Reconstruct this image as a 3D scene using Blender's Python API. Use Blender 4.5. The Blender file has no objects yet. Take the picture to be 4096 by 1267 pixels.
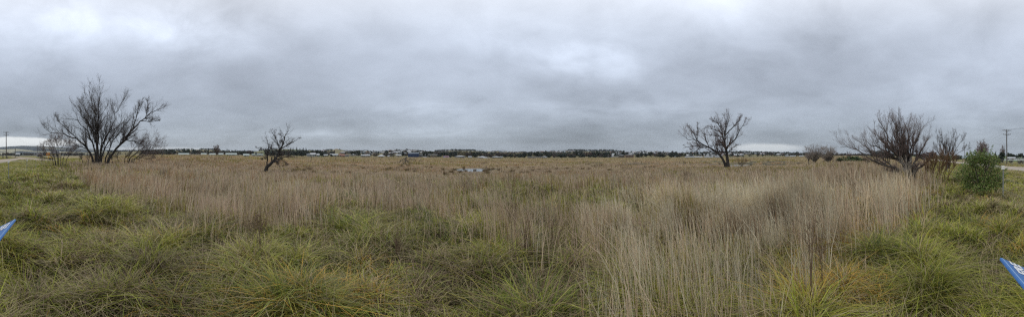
import bpy, math, random
import numpy as np
from mathutils import Vector

rng = np.random.default_rng(7)
R = random.Random(11)
SC = bpy.context.scene
COL = SC.collection
K = 1084.6            # photograph pixels per radian of azimuth / per unit of slope
HC = 1.7              # camera height
HY = 620.0            # horizon row in the photograph
PX0 = 2048.0
RND = math.radians

# ------------------------------------------------------------------ helpers
def az_of(px):
    return (np.asarray(px, float) - PX0) / K

def px_of(x, y):
    return np.arctan2(x, y) * K + PX0

def lerp_key(x, keys, vals):
    return np.interp(x, keys, vals)

def _hash(ix, iy, seed):
    h = (ix.astype(np.int64) * 374761393 + iy.astype(np.int64) * 668265263 + seed * 974711) & 0xFFFFFFFF
    h = ((h ^ (h >> 13)) * 1274126177) & 0xFFFFFFFF
    h = h ^ (h >> 16)
    return (h & 0xFFFF) / 65535.0

def vnoise(x, y, seed=0):
    x = np.asarray(x, float); y = np.asarray(y, float)
    ix = np.floor(x); iy = np.floor(y)
    fx = x - ix; fy = y - iy
    fx = fx * fx * (3 - 2 * fx); fy = fy * fy * (3 - 2 * fy)
    a = _hash(ix, iy, seed); b = _hash(ix + 1, iy, seed)
    c = _hash(ix, iy + 1, seed); d = _hash(ix + 1, iy + 1, seed)
    return (a * (1 - fx) + b * fx) * (1 - fy) + (c * (1 - fx) + d * fx) * fy

def fbm(x, y, seed=0, o=3):
    s = 0; w = 1; t = 0
    for k in range(o):
        s = s + w * vnoise(x * 2 ** k, y * 2 ** k, seed + k * 17); t += w; w *= .5
    return s / t

def sstep(a, b, x):
    t = np.clip((np.asarray(x, float) - a) / (b - a), 0, 1)
    return t * t * (3 - 2 * t)

def tag(o, label=None, cat=None, group=None, kind=None):
    if label: o['label'] = label
    if cat: o['category'] = cat
    if group: o['group'] = group
    if kind: o['kind'] = kind
    return o

def empty(name, loc=(0, 0, 0), rz=0.0):
    o = bpy.data.objects.new(name, None)
    COL.objects.link(o); o.location = loc; o.rotation_euler = (0, 0, rz)
    o.empty_display_size = .2
    return o

def link(name, me, parent=None):
    o = bpy.data.objects.new(name, me); COL.objects.link(o)
    if parent is not None: o.parent = parent
    return o

def np_mesh(name, verts, faces, mats, col=None, smooth=False, midx=None):
    """verts (N,3), faces (M,4) or (M,3) arrays; col (N,3) point colours"""
    me = bpy.data.meshes.new(name)
    verts = np.ascontiguousarray(verts, np.float32); faces = np.ascontiguousarray(faces, np.int32)
    n, k = faces.shape
    me.vertices.add(len(verts)); me.vertices.foreach_set('co', verts.ravel())
    me.loops.add(n * k); me.loops.foreach_set('vertex_index', faces.ravel())
    me.polygons.add(n)
    me.polygons.foreach_set('loop_start', np.arange(0, n * k, k, dtype=np.int32))
    if smooth: me.polygons.foreach_set('use_smooth', np.ones(n, bool))
    for m in (mats if isinstance(mats, (list, tuple)) else [mats]): me.materials.append(m)
    if midx is not None: me.polygons.foreach_set('material_index', np.ascontiguousarray(midx, np.int32))
    if col is not None:
        a = me.color_attributes.new('Col', 'FLOAT_COLOR', 'POINT')
        c4 = np.ones((len(verts), 4), np.float32); c4[:, :3] = col
        a.data.foreach_set('color', c4.ravel())
    me.update(calc_edges=True)
    return me

class MB:
    """collects simple solids into one mesh"""
    def __init__(s): s.v = []; s.f = []; s.m = []
    def add(s, vs, fs, mi=0):
        b = len(s.v); s.v += [tuple(v) for v in vs]
        s.f += [tuple(i + b for i in f) for f in fs]; s.m += [mi] * len(fs)
    def box(s, x0, x1, y0, y1, z0, z1, mi=0):
        s.add([(x0, y0, z0), (x1, y0, z0), (x1, y1, z0), (x0, y1, z0), (x0, y0, z1), (x1, y0, z1), (x1, y1, z1), (x0, y1, z1)],
              [(3, 2, 1, 0), (4, 5, 6, 7), (0, 1, 5, 4), (1, 2, 6, 5), (2, 3, 7, 6), (3, 0, 4, 7)], mi)
    def prism(s, pts, y0, y1, mi=0):
        """outline in x,z extruded along y"""
        n = len(pts)
        vs = [(x, y0, z) for x, z in pts] + [(x, y1, z) for x, z in pts]
        s.add(vs, [tuple(range(n)), tuple(range(2 * n - 1, n - 1, -1))] + [(i, i + n, (i + 1) % n + n, (i + 1) % n) for i in range(n)], mi)
    def cyl(s, p0, p1, r0, r1=None, n=8, mi=0):
        r1 = r0 if r1 is None else r1
        p0 = Vector(p0); p1 = Vector(p1); d = (p1 - p0).normalized()
        u = d.orthogonal().normalized(); w = d.cross(u)
        vs = []
        for p, r in ((p0, r0), (p1, r1)):
            for k in range(n):
                a = 2 * math.pi * k / n; vs.append(p + (u * math.cos(a) + w * math.sin(a)) * r)
        s.add(vs, [tuple(range(n - 1, -1, -1)), tuple(range(n, 2 * n))] + [(k, (k + 1) % n, (k + 1) % n + n, k + n) for k in range(n)], mi)
    def ball(s, c, r, n=8, m=5, mi=0, sz=1.0):
        vs = [(c[0], c[1], c[2] - r * sz)]
        for j in range(1, m):
            t = math.pi * j / m
            for k in range(n):
                a = 2 * math.pi * k / n
                vs.append((c[0] + r * math.sin(t) * math.cos(a), c[1] + r * math.sin(t) * math.sin(a), c[2] - r * sz * math.cos(t)))
        vs.append((c[0], c[1], c[2] + r * sz)); L = len(vs) - 1; fs = []
        for k in range(n):
            fs.append((0, 1 + (k + 1) % n, 1 + k)); fs.append((L, L - n + k, L - n + (k + 1) % n))
        for j in range(m - 2):
            for k in range(n):
                a = 1 + j * n
                fs.append((a + k, a + (k + 1) % n, a + n + (k + 1) % n, a + n + k))
        s.add(vs, fs, mi)
    def mesh(s, name, mats, bevel=0):
        me = bpy.data.meshes.new(name); me.from_pydata(s.v, [], s.f)
        for m in (mats if isinstance(mats, (list, tuple)) else [mats]): me.materials.append(m)
        me.polygons.foreach_set('material_index', s.m); me.update()
        return me
    def build(s, name, mats, parent=None, bevel=0):
        o = link(name, s.mesh(name, mats), parent)
        if bevel:
            b = o.modifiers.new('Bevel', 'BEVEL'); b.width = bevel; b.segments = 2
        return o

# ------------------------------------------------------------------ materials
def mat(name, col, rough=.8, noise=0.0, nscale=8.0, attr=False, transl=0.0, metal=0.0, spec=.3, coords='Object', bump=0.0):
    m = bpy.data.materials.new(name); m.use_nodes = True
    nt = m.node_tree; ns = nt.nodes; b = ns['Principled BSDF']
    b.inputs['Roughness'].default_value = rough; b.inputs['Metallic'].default_value = metal
    b.inputs['Specular IOR Level'].default_value = spec
    b.inputs['Base Color'].default_value = (*col, 1)
    src = None
    if attr:
        a = ns.new('ShaderNodeAttribute'); a.attribute_name = 'Col'; src = a.outputs['Color']
    if noise > 0:
        tc = ns.new('ShaderNodeTexCoord'); n = ns.new('ShaderNodeTexNoise')
        n.inputs['Scale'].default_value = nscale; n.inputs['Detail'].default_value = 6; n.inputs['Roughness'].default_value = .65
        nt.links.new(tc.outputs[coords], n.inputs['Vector'])
        mr = ns.new('ShaderNodeMapRange'); mr.inputs[1].default_value = .25; mr.inputs[2].default_value = .75
        mr.inputs[3].default_value = 1 - noise; mr.inputs[4].default_value = 1 + noise
        nt.links.new(n.outputs['Fac'], mr.inputs[0])
        mx = ns.new('ShaderNodeMix'); mx.data_type = 'RGBA'; mx.blend_type = 'MULTIPLY'; mx.inputs[0].default_value = 1
        if src is not None: nt.links.new(src, mx.inputs[6])
        else: mx.inputs[6].default_value = (*col, 1)
        nt.links.new(mr.outputs[0], mx.inputs[7]); src = mx.outputs[2]
        if bump > 0:
            bp = ns.new('ShaderNodeBump'); bp.inputs['Strength'].default_value = bump; bp.inputs['Distance'].default_value = .05
            nt.links.new(n.outputs['Fac'], bp.inputs['Height']); nt.links.new(bp.outputs['Normal'], b.inputs['Normal'])
    if src is not None: nt.links.new(src, b.inputs['Base Color'])
    if transl > 0:
        t = ns.new('ShaderNodeBsdfTranslucent'); ms = ns.new('ShaderNodeMixShader'); ms.inputs[0].default_value = transl
        if src is not None: nt.links.new(src, t.inputs['Color'])
        else: t.inputs['Color'].default_value = (*col, 1)
        nt.links.new(b.outputs[0], ms.inputs[1]); nt.links.new(t.outputs[0], ms.inputs[2])
        nt.links.new(ms.outputs[0], ns['Material Output'].inputs['Surface'])
    return m

M = {}
M['ground'] = mat('ground_soil', (.1, .09, .05), .95, .45, 1.6, attr=True, spec=.1, bump=.3)
M['hills'] = mat('hill_pasture', (.1, .09, .05), .95, .35, .02, attr=True, spec=.1)
M['blade'] = mat('grass_blade', (.1, .12, .04), .6, attr=True, transl=.25, spec=.25)
M['leaf'] = mat('leaf', (.06, .09, .03), .6, attr=True, transl=.2, spec=.25)
M['bark'] = mat('dark_bark', (.045, .040, .036), .9, .45, 5, spec=.15, bump=.5)
M['bark_grey'] = mat('grey_bark', (.075, .066, .058), .9, .4, 6, spec=.15, bump=.5)
M['twig'] = mat('twig', (.125, .108, .102), .85, spec=.15)
M['twig_red'] = mat('reddish_twig', (.20, .150, .135), .85, spec=.15)
M['twig_osier'] = mat('osier_twig', (.17, .105, .062), .85, spec=.15)
M['deadwood'] = mat('bleached_wood', (.30, .27, .23), .9, .25, 9, spec=.1)
M['twig_pale'] = mat('pale_twig', (.33, .285, .25), .85, spec=.15)
M['deadgrey'] = mat('grey_deadwood', (.15, .135, .115), .9, .3, 6, spec=.1)
M['water'] = mat('pond_water', (.02, .025, .025), .06, spec=.6)
M['gravel'] = mat('gravel_road', (.36, .31, .26), .95, .16, 1.2, spec=.1, bump=.2)
M['steel'] = mat('galvanised_steel', (.30, .32, .32), .55, .15, 20, metal=.3)
M['white_plastic'] = mat('white_plastic', (.78, .78, .76), .5)
M['rope'] = mat('white_rope', (.62, .61, .57), .8)
M['pole'] = mat('weathered_pole', (.105, .095, .085), .9, .35, 4, spec=.1)
M['wire'] = mat('dark_wire', (.05, .05, .055), .6)
M['insul'] = mat('insulator', (.16, .13, .12), .4)
M['sign_blue'] = mat('sign_blue', (.045, .155, .42), .45, .16, 6, spec=.35)
M['sign_highlight'] = mat('painted_highlight_blue', (.24, .40, .66), .4)
M['sign_white'] = mat('sign_lettering', (.78, .80, .82), .45)
def house_mat(n, c, r=.8): M[n] = mat(n, c, r, .10, .6, spec=.2)
for n, c in (('wall_cream', (.36, .31, .22)), ('wall_white', (.29, .29, .275)), ('wall_brick', (.27, .17, .12)), ('wall_brown', (.26, .20, .15)),
             ('wall_grey', (.36, .36, .36)), ('wall_sage', (.33, .37, .33)), ('wall_navy', (.035, .055, .115)), ('wall_timber', (.36, .30, .19)),
             ('roof_pale', (.34, .36, .38)), ('roof_white', (.43, .45, .47)), ('roof_grey', (.20, .22, .24)), ('roof_red', (.23, .11, .085)),
             ('roof_dark', (.10, .10, .11)), ('roof_bluegrey', (.25, .29, .34)), ('roof_orange', (.34, .19, .11)), ('roof_tin_green', (.34, .40, .39))):
    house_mat(n, c)
M['glass'] = mat('window_glass', (.035, .04, .05), .15, spec=.6)
M['door'] = mat('dark_door', (.08, .085, .09), .5)
M['pink'] = mat('pink_panel', (.62, .32, .45), .5)
M['skyblue'] = mat('light_blue_panel', (.12, .38, .62), .5)
M['orange'] = mat('orange_board', (.52, .23, .06), .6, .1, 2)
M['yellow'] = mat('yellow_paint', (.58, .38, .07), .5, .1, 2)
M['car_white'] = mat('white_car_paint', (.72, .73, .74), .3, spec=.5)
M['car_dark'] = mat('dark_car_paint', (.05, .055, .06), .3, spec=.5)
M['tyre'] = mat('tyre', (.02, .02, .02), .9)
M['carglass'] = mat('car_glass', (.03, .035, .04), .1, spec=.7)

# ------------------------------------------------------------------ terrain
RK = np.array([0, 6, 15, 30, 45, 60, 85, 120, 180, 320.])
TK = np.array([-1359, -400, 0, 250, 450, 560, 720, 900, 1080, 1300, 1500, 1700, 1900, 2200, 2400, 2700, 2900, 3200, 3400, 3650, 3850, 4096, 4500, 5455.])
TZ = np.array([
 [0, 0, 0, 0, 0, 0, 0, 0, 0, 0],
 [0, 0, .05, .10, .15, .20, .35, .5, .6, .6],
 [0, 0, .05, .10, .15, .20, .35, .5, .6, .6],
 [0, 0, 0, .05, .10, .10, .10, .2, .3, .5],
 [0, 0, -.05, -.05, 0, 0, 0, .1, .2, .4],
 [0, 0, -.05, -.05, 0, .1, .4, .8, .9, .9],
 [0, 0, -.1, -.2, -.2, -.1, .4, 1.0, 1.15, 1.1],
 [0, 0, -.15, -.45, -.5, -.4, 0, .6, .85, .9],
 [0, 0, -.2, -.6, -.85, -.85, -.6, -.2, .1, .3],
 [0, 0, -.2, -.7, -1., -1., -.85, -.6, -.35, -.7],
 [0, 0, -.2, -.8, -1.1, -1.15, -1., -.8, -.6, -1.2],
 [0, 0, -.2, -.85, -1.15, -1.2, -1.15, -1., -.9, -1.4],
 [0, 0, -.2, -.85, -1.15, -1.3, -1.4, -1.5, -1.7, -2.3],
 [0, 0, -.2, -.8, -1.1, -1.3, -1.4, -1.45, -1.7, -2.3],
 [0, 0, -.2, -.75, -1., -1.2, -1.45, -1.1, -1.3, -2.0],
 [0, 0, -.2, -.6, -.7, -1.15, -1.55, -.8, -1.2, -2.0],
 [0, 0, -.15, -.45, -.5, -1.2, -1.6, -.9, -1.2, -2.0],
 [0, 0, -.15, -.45, -.5, -1.1, -1.5, -.8, -.9, -1.0],
 [0, 0, -.1, -.3, -.4, -.6, -.7, -.4, -.3, -.1],
 [0, 0, -.1, -.2, -.3, -.4, -.5, -.5, -.6, -.8],
 [0, 0, -.05, -.2, -.4, -.5, -.8, -1.2, -2., -3.],
 [0, 0, -.05, -.2, -.4, -.6, -1., -1.5, -2.5, -4.],
 [0, 0, -.05, -.2, -.4, -.6, -1., -1.5, -2.5, -4.],
 [0, 0, 0, 0, 0, 0, 0, 0, 0, 0]])
# ridge line of the town hill (photo rows) and of the far blue hills
RPX = np.array([-1359, 0, 330, 430, 560, 720, 800, 870, 940, 1000, 1040, 1100, 1150, 1220, 1290, 1345, 1400, 1450, 1500, 1550, 1600, 1660, 1700, 1750, 1800, 1900, 2000, 2060, 2200, 2300, 2380, 2440, 2490, 2560, 2620, 2680, 2760, 2900, 3000, 3060, 3150, 3250, 3400, 3700, 4096, 5455.])
RY = np.array([625, 622, 618, 608, 604, 601, 598, 601, 608, 610, 602, 597, 596, 600, 604, 597, 603, 602, 605, 603, 599.5, 599.5, 604, 606, 602, 604, 605, 608, 607, 605, 606, 606, 611, 607, 606, 611, 612, 611.5, 611, 613, 616, 619, 622, 626, 628, 628.])
BPX = np.array([-1359, -200, 0, 40, 90, 160, 230, 330, 450, 600, 900, 1000, 1100, 1500, 2000, 3000, 3300, 3600, 4096, 5455.])
BY = np.array([612, 596, 589, 586, 583.5, 585, 589, 595, 600, 603, 606, 603, 608, 614, 616, 616, 618, 621, 623, 623.])
RIDGE = 1200.0

def terrain(x, y):
    x = np.asarray(x, float); y = np.asarray(y, float)
    r = np.hypot(x, y); px = px_of(x, y)
    rr = np.minimum(r, 320)
    # bilinear interpolation in the (px, r) table
    i = np.clip(np.searchsorted(TK, px) - 1, 0, len(TK) - 2); u = np.clip((px - TK[i]) / (TK[i + 1] - TK[i]), 0, 1); u = u * u * (3 - 2 * u)
    j = np.clip(np.searchsorted(RK, rr, side='right') - 1, 0, len(RK) - 2); w = (rr - RK[j]) / (RK[j + 1] - RK[j])
    z = (TZ[i, j] * (1 - u) + TZ[i + 1, j] * u) * (1 - w) + (TZ[i, j + 1] * (1 - u) + TZ[i + 1, j + 1] * u) * w
    n = fbm(x / 5, y / 5, 3) - .5
    z = z + n * .16 * sstep(2, 8, r) * (1 - sstep(150, 320, r))
    n2 = fbm(x / 22, y / 22, 31) - .5
    z = z + n2 * 1.1 * sstep(45, 80, r) * (1 - sstep(200, 320, r)) * ((px > 430) & (px < 3450))
    # wetland pond, creek pool
    z = z - (.36 + .24 * (fbm(x / 2.6, y / 2.6, 66) - .5)) * np.exp(-(((px - 1882) / 62) ** 2) - ((r - 53) / 5.5) ** 2) - .5 * (fbm(x / 5, y / 5, 3) - .5) * 0
    z = z - .5 * np.exp(-(((px - 2955) / 60) ** 4) - ((r - 93) / 14) ** 4)
    # small mounds
    for mpx, mr, h, sp, sr in ((2365, 72, .75, 70, 6), (1010, 62, .4, 70, 7), (1420, 70, .3, 60, 6), (740, 60, .3, 60, 8), (1330, 60, .35, 50, 6), (1650, 66, .4, 70, 7)):
        z = z + h * np.exp(-((px - mpx) / sp) ** 2 - ((r - mr) / sr) ** 2)
    # town hill
    t = np.clip((r - 425) / (RIDGE - 425), 0, 1) ** 1.15
    ridge = HC + (HY - np.interp(px, RPX, RY)) / K * RIDGE
    z = np.where(r > 320, z * (1 - t) + ridge * t + 3 * (fbm(x / 130, y / 130, 9) - .5) * t * (1 - t) * 4 * (ridge > 10), z)
    far = HC + (HY - np.interp(px, BPX, BY)) / K * 4200
    t2 = sstep(1900, 4200, r)
    z = np.where(r > RIDGE, ridge * (1 - .5 * sstep(1200, 1700, r)) * (1 - t2) + far * t2, z)
    return z

MC = .62
def mounds(x, y):
    """grass-grown tussock mounds near the camera: height and the id of the mound"""
    x = x + (fbm(x / .45, y / .45, 311, 2) - .5) * .85; y = y + (fbm(x / .45, y / .45, 312, 2) - .5) * .85
    gx = np.floor(x / MC); gy = np.floor(y / MC); best = np.zeros(len(x)); bid = np.full(len(x), -1.0)
    for i in (-1, 0, 1):
        for j in (-1, 0, 1):
            cx, cy = gx + i, gy + j
            h1 = _hash(cx, cy, 301); h2 = _hash(cx, cy, 302); h3 = _hash(cx, cy, 303); h4 = _hash(cx, cy, 304)
            ox = (cx + .15 + .7 * h1) * MC; oy = (cy + .15 + .7 * h2) * MC; rad = (.42 + .45 * h3) * MC
            d2 = ((x - ox) ** 2 + (y - oy) ** 2) / rad ** 2
            hh = (.04 + .27 * h4 ** 1.5 * h3 ** .5) * np.clip(1 - d2, 0, 1) ** 1.1
            up = hh > best; best = np.where(up, hh, best); bid = np.where(up, _hash(cx, cy, 305), bid)
    return best, bid

def near_zone(x, y):
    r = np.hypot(x, y); px = px_of(x, y); L, n = en(x, y)
    return (1 - sstep(.9, 1.6, r / reed_start(px))) * (1 - sstep(14, 26, r)) * (1 - sstep(2.2, 4.5, n)) * np.where((px > 2350) & (px < 3300), .6, 1.0) * sstep(.4, 1.2, r)

terrain_base = terrain
def terrain(x, y):
    x = np.asarray(x, float); y = np.asarray(y, float); z = terrain_base(x, y)
    k = np.hypot(x, y) < 30
    if k.any():
        m, _ = mounds(x[k], y[k]); z = z.copy(); z[k] += m * near_zone(x[k], y[k])
    return z

def tz(x, y): return float(terrain(np.array([x]), np.array([y]))[0])

def at(px, r, dz=0.0):
    a = (px - PX0) / K
    x, y = r * math.sin(a), r * math.cos(a)
    return Vector((x, y, tz(x, y) + dz))

def z_row(row, r): return HC + (HY - row) / K * r

# fence / road frame: e runs along the roadside fence, n points away behind the camera
E = np.array([math.sin(RND(85)), math.cos(RND(85))]); N = np.array([E[1], -E[0]])
def en(x, y): return x * E[0] + y * E[1], x * N[0] + y * N[1]
def pt(L, n): return L * E[0] + n * N[0], L * E[1] + n * N[1]

def reed_start(px):
    return np.interp(px, [-300, 0, 130, 200, 300, 400, 500, 620, 700, 900, 1300, 1700, 2000, 2200, 2350, 2700, 3100, 3300, 3500, 3650, 3740, 3790, 3840, 4100],
                     [400, 90, 52, 33, 19, 12.5, 8.4, 6.5, 5.3, 5.0, 4.6, 4.7, 4.7, 3.9, 3.0, 2.0, 2.4, 3.4, 4.2, 4.9, 5.8, 9, 400, 400])

def bare_mask(x, y, r, px):
    """mud banks, water, road: 1 where no grass grows"""
    wob = (fbm(x / 6, y / 6, 77) - .5) * 14
    m = (np.abs(px - 1890) < 105) & (np.abs(r - 53) < 9) & (terrain_base(x, y) < -1.30)
    m |= (px > 2905) & (px < 3003) & (r > 79) & (r < 106)
    m |= (px > 2490) & (px < 2720) & (r > 84 + wob) & (r < 106 + wob * .7)
    m |= (px > 2225) & (px < 2410) & (r > 92 + wob) & (r < 108 + wob)
    m |= (px > 2690) & (px < 2905) & (r > 78) & (r < 116 + wob * .5)
    m |= (px > 3000) & (px < 3240) & (r > 80) & (r < 108 + wob)
    m &= (px < 2200) | (fbm(x / 5, y / 3, 79) > .42) | ((px > 2905) & (px < 3003))
    L, n = en(x, y)
    m |= (n > 12.4) & (n < 18.4)
    m |= track_mask(x, y)
    return m

def track_mask(x, y):
    px = px_of(x, y); r = np.hypot(x, y)
    c = np.interp(r, [60, 80, 110, 150, 200], [150, 190, 120, 75, 55])
    return (np.abs(px - c) < np.interp(r, [60, 110, 200], [60, 40, 12])) & (r > 78) & (r < 200)

def tint(c, n, s=.2, r_=None):
    g = (r_ if r_ is not None else rng).normal(0, s, (n, 1))
    return np.clip(np.asarray(c)[None, :] * (1 + g), .005, .9)

TAN = np.array([.52, .415, .28]); PINKTAN = np.array([.49, .375, .275]); RUST = np.array([.42, .265, .145]); STRAW = np.array([.52, .43, .25]); GREY = np.array([.50, .45, .33])
GREEN = np.array([.175, .215, .024]); OLIVE = np.array([.305, .275, .048]); DEEP = np.array([.070, .100, .016]); GOLD = np.array([.56, .34, .06]); BROWN = np.array([.19, .135, .085])
LIME = np.array([.330, .360, .046])

def ground_colour(x, y):
    r = np.hypot(x, y); px = px_of(x, y)
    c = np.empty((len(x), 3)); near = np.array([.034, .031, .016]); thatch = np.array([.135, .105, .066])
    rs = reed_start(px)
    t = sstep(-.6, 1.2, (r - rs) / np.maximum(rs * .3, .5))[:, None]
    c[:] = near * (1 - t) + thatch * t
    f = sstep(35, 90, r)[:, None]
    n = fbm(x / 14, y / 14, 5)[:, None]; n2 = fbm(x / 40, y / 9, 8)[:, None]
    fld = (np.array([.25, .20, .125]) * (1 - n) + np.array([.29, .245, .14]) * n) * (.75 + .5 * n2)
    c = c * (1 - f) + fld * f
    L, nn = en(x, y)
    lawn = np.maximum(sstep(2.8, 5, nn), sstep(3880, 3960, px) * sstep(9, 14, r))
    lawn = np.maximum(lawn, sstep(330, 120, px) * sstep(6, 14, r) * (px > -1400))[:, None]
    lc = np.array([.17, .165, .07]) * (.7 + .6 * n) * (1 - .0) + np.array([.06, .04, .015]) * n2
    c = c * (1 - lawn) + lc * lawn
    # the paddock and playing field beyond the wetland
    g = (sstep(250, 262, r) * (1 - sstep(330, 345, r)) * sstep(1225, 1245, px) * (1 - sstep(1440, 1470, px)))[:, None]
    c = c * (1 - g) + np.array([.085, .17, .035]) * g
    g = (sstep(150, 170, r) * sstep(4010, 4030, px))[:, None]
    c = c * (1 - g) + np.array([.10, .16, .055]) * g
    wob = (fbm(x / 6, y / 6, 77) - .5) * 14
    b = bare_mask(x, y, r, px) & (r < 130) & (nn < 5)
    mud = np.array([.085, .078, .052])[None] * (.6 + .8 * fbm(x / 3, y / 3, 19)[:, None])
    brown = np.array([.17, .125, .085])[None] * (.8 + .4 * n)
    isbrown = ((px > 2690) & (px < 2905) & (r < 97)) | ((px > 2490) & (px < 2720) & (r > 98 + wob * .7))
    c[b] = np.where(isbrown[b][:, None], brown[b], mud[b])
    tr = track_mask(x, y); c[tr] = np.array([.30, .25, .19])
    return c

def polar_sheet(name, rs, naz, material, colourf, centre=True):
    az = np.linspace(-math.pi, math.pi, naz, endpoint=False)
    A, RR = np.meshgrid(az, rs)
    x = (RR * np.sin(A)).ravel(); y = (RR * np.cos(A)).ravel()
    z = terrain(x, y); v = np.stack([x, y, z], 1)
    nr = len(rs); i = np.arange(nr - 1)[:, None] * naz; k = np.arange(naz)[None]; k2 = (k + 1) % naz
    f = np.stack([i + k, i + k2, i + naz + k2, i + naz + k], -1).reshape(-1, 4)
    f = f[:, ::-1]
    c = colourf(x, y)
    me = np_mesh(name, v, f, material, c, smooth=True)
    o = link(name, me); o['kind'] = 'structure'
    return o

def hill_colour(x, y):
    r = np.hypot(x, y); px = px_of(x, y)
    n = fbm(x / 160, y / 90, 41)[:, None]; n2 = fbm(x / 60, y / 60, 43)[:, None]
    c = np.array([.135, .120, .065]) * (1 - n) + np.array([.20, .175, .085]) * n
    c = c * (.75 + .5 * n2)
    # grazing green and brown scrub bands
    g = ((px > 960) & (px < 1200))[:, None] * sstep(.45, .6, n2)
    c = c * (1 - g) + np.array([.11, .14, .06]) * g
    br = ((px > 1560) & (px < 1790) & (r > 800))[:, None] * 1.0
    c = c * (1 - br) + np.array([.105, .085, .07]) * br
    gr = sstep(330, 345, r) * (1 - sstep(380, 420, r)) * ((px > 1230) & (px < 1450))
    c = c * (1 - gr[:, None]) + np.array([.085, .15, .04]) * gr[:, None]
    rgt = ((px > 3650))[:, None] * 1.0
    c = c * (1 - rgt) + np.array([.12, .16, .07]) * rgt
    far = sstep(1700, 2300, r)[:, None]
    fc = np.array([.028, .042, .052])  # bluish base colour puts part of the distance haze into the far hills
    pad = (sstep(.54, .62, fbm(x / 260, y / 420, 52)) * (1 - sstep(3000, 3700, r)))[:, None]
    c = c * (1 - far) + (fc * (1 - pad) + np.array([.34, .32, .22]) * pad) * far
    # dark plain between the road and the far hill
    pl = ((px < 420) & (px > -1000))[:, None] * (1 - far) * sstep(330, 500, r)[:, None]
    c = c * (1 - pl) + (np.array([.05, .055, .05]) + np.array([.07, .055, .03]) * sstep(.6, .75, n2)) * pl
    return c

rs = np.concatenate([[.05], np.geomspace(.4, 320, 250)])
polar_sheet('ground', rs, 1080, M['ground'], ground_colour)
rs2 = np.concatenate([[320], np.geomspace(330, 1200, 60), np.geomspace(1260, 6000, 44)])
polar_sheet('hills', rs2, 1080, M['hills'], hill_colour)

def flat_sheet(name, L0, L1, n0, n1, material, dz=.02, step=3.0):
    ls = np.arange(L0, L1 + .1, step); nsz = np.linspace(n0, n1, 7)
    A, B = np.meshgrid(ls, nsz); wob = .25 * np.sin(A * .21) + .2 * np.sin(A * .07 + 1)
    edge = (np.abs(B - (n0 + n1) / 2) > (n1 - n0) * .49) * (fbm(A / 4, B / 4, 61) - .5) * 1.2
    B2 = (B + wob + edge).ravel(); A = A.ravel()
    x = A * E[0] + B2 * N[0]; y = A * E[1] + B2 * N[1]
    mid = (n0 + n1) / 2
    z = terrain(x, y) + dz + .06 * (1 - ((B2 - mid) / (n1 - n0) * 2) ** 2)
    v = np.stack([x, y, z], 1); nl = len(ls); i = np.arange(6)[:, None] * nl; k = np.arange(nl - 1)[None]
    f = np.stack([i + k, i + k + 1, i + nl + k + 1, i + nl + k], -1).reshape(-1, 4)[:, ::-1]
    o = link(name, np_mesh(name, v, f, material, smooth=True)); o['kind'] = 'structure'
    return o
flat_sheet('road', -110, 190, 12.6, 18.2, M['gravel'])

def pool(name, pxc, wpx, rc, wr, z, seed):
    """irregular flat water surface lying in its hollow"""
    n = 64; vs = [(rc * math.sin((pxc - PX0) / K), rc * math.cos((pxc - PX0) / K), z)]
    for k in range(n):
        a = 2 * math.pi * k / n; q = .8 + .35 * float(vnoise(np.array([k * .35]), np.array([seed * 3.1]), seed)[0])
        px = pxc + wpx * q * math.cos(a); r = rc + wr * q * math.sin(a); b = (px - PX0) / K
        vs.append((r * math.sin(b), r * math.cos(b), z))
    me = bpy.data.meshes.new(name); me.from_pydata(vs, [], [(0, 1 + (k + 1) % n, 1 + k) for k in range(n)])
    me.materials.append(M['water']); o = link(name, me); o['kind'] = 'structure'
    return o
pool('pond_water', 1888, 100, 53, 8.5, -1.36, 2)
pool('creek_water', 2955, 52, 92, 13, -1.50, 5)

# ------------------------------------------------------------------ grass
def sample_polar(n, r0, r1, p, az0=-118, az1=118):
    """r density so that blades per m2 ~ r**p"""
    u = rng.random(n); q = p + 2
    r = (r0 ** q + u * (r1 ** q - r0 ** q)) ** (1 / q)
    a = np.radians(rng.uniform(az0, az1, n))
    return r * np.sin(a), r * np.cos(a)

def sign_clear(x, y):
    L, n = en(x, y)
    return (np.abs(x) < 2.0) & (n > .0) & (n < 1.1)

def blade_mesh(name, base, h, w, ldir, lean, droop, col, segs, label, tipcol=None, twist=None):
    n = len(h)
    ts = np.linspace(0, 1, segs + 1)
    d = np.stack([np.cos(ldir), np.sin(ldir), np.zeros(n)], 1)
    sa = ldir + (np.pi / 2 if twist is None else twist)
    s = np.stack([np.cos(sa), np.sin(sa), np.zeros(n)], 1)
    V = np.empty((n, segs + 1, 2, 3), np.float32); C = np.empty((n, segs + 1, 2, 3), np.float32)
    for i, t in enumerate(ts):
        p = base + d * (h * lean * t ** 1.7)[:, None]
        p[:, 2] += h * (t - droop * t ** 2.6)
        ww = w * (1 - .88 * t ** 1.5) * .5
        V[:, i, 0] = p - s * ww[:, None]; V[:, i, 1] = p + s * ww[:, None]
        C[:, i, :] = col[:, None] if tipcol is None else (col * (1 - t) + tipcol * t)[:, None]
    b = (np.arange(n) * (segs + 1) * 2)[:, None]
    i = (np.arange(segs) * 2)[None]
    F = np.stack([b + i, b + i + 1, b + i + 3, b + i + 2], -1).reshape(-1, 4)
    o = link(name, np_mesh(name, V.reshape(-1, 3), F, M['blade'], C.reshape(-1, 3)))
    tag(o, label, 'grass', None, 'stuff')
    return o

def cellu(x, y, size, seed, jit=.10):
    """one random number per clump of the given size, with a little jitter per blade"""
    wx = x + (vnoise(x / size * .8, y / size * .8, seed + 5) - .5) * size; wy = y + (vnoise(x / size * .8, y / size * .8, seed + 6) - .5) * size
    return np.mod(_hash(np.floor(wx / size), np.floor(wy / size), seed) + rng.normal(0, jit, len(x)), 1)

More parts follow.
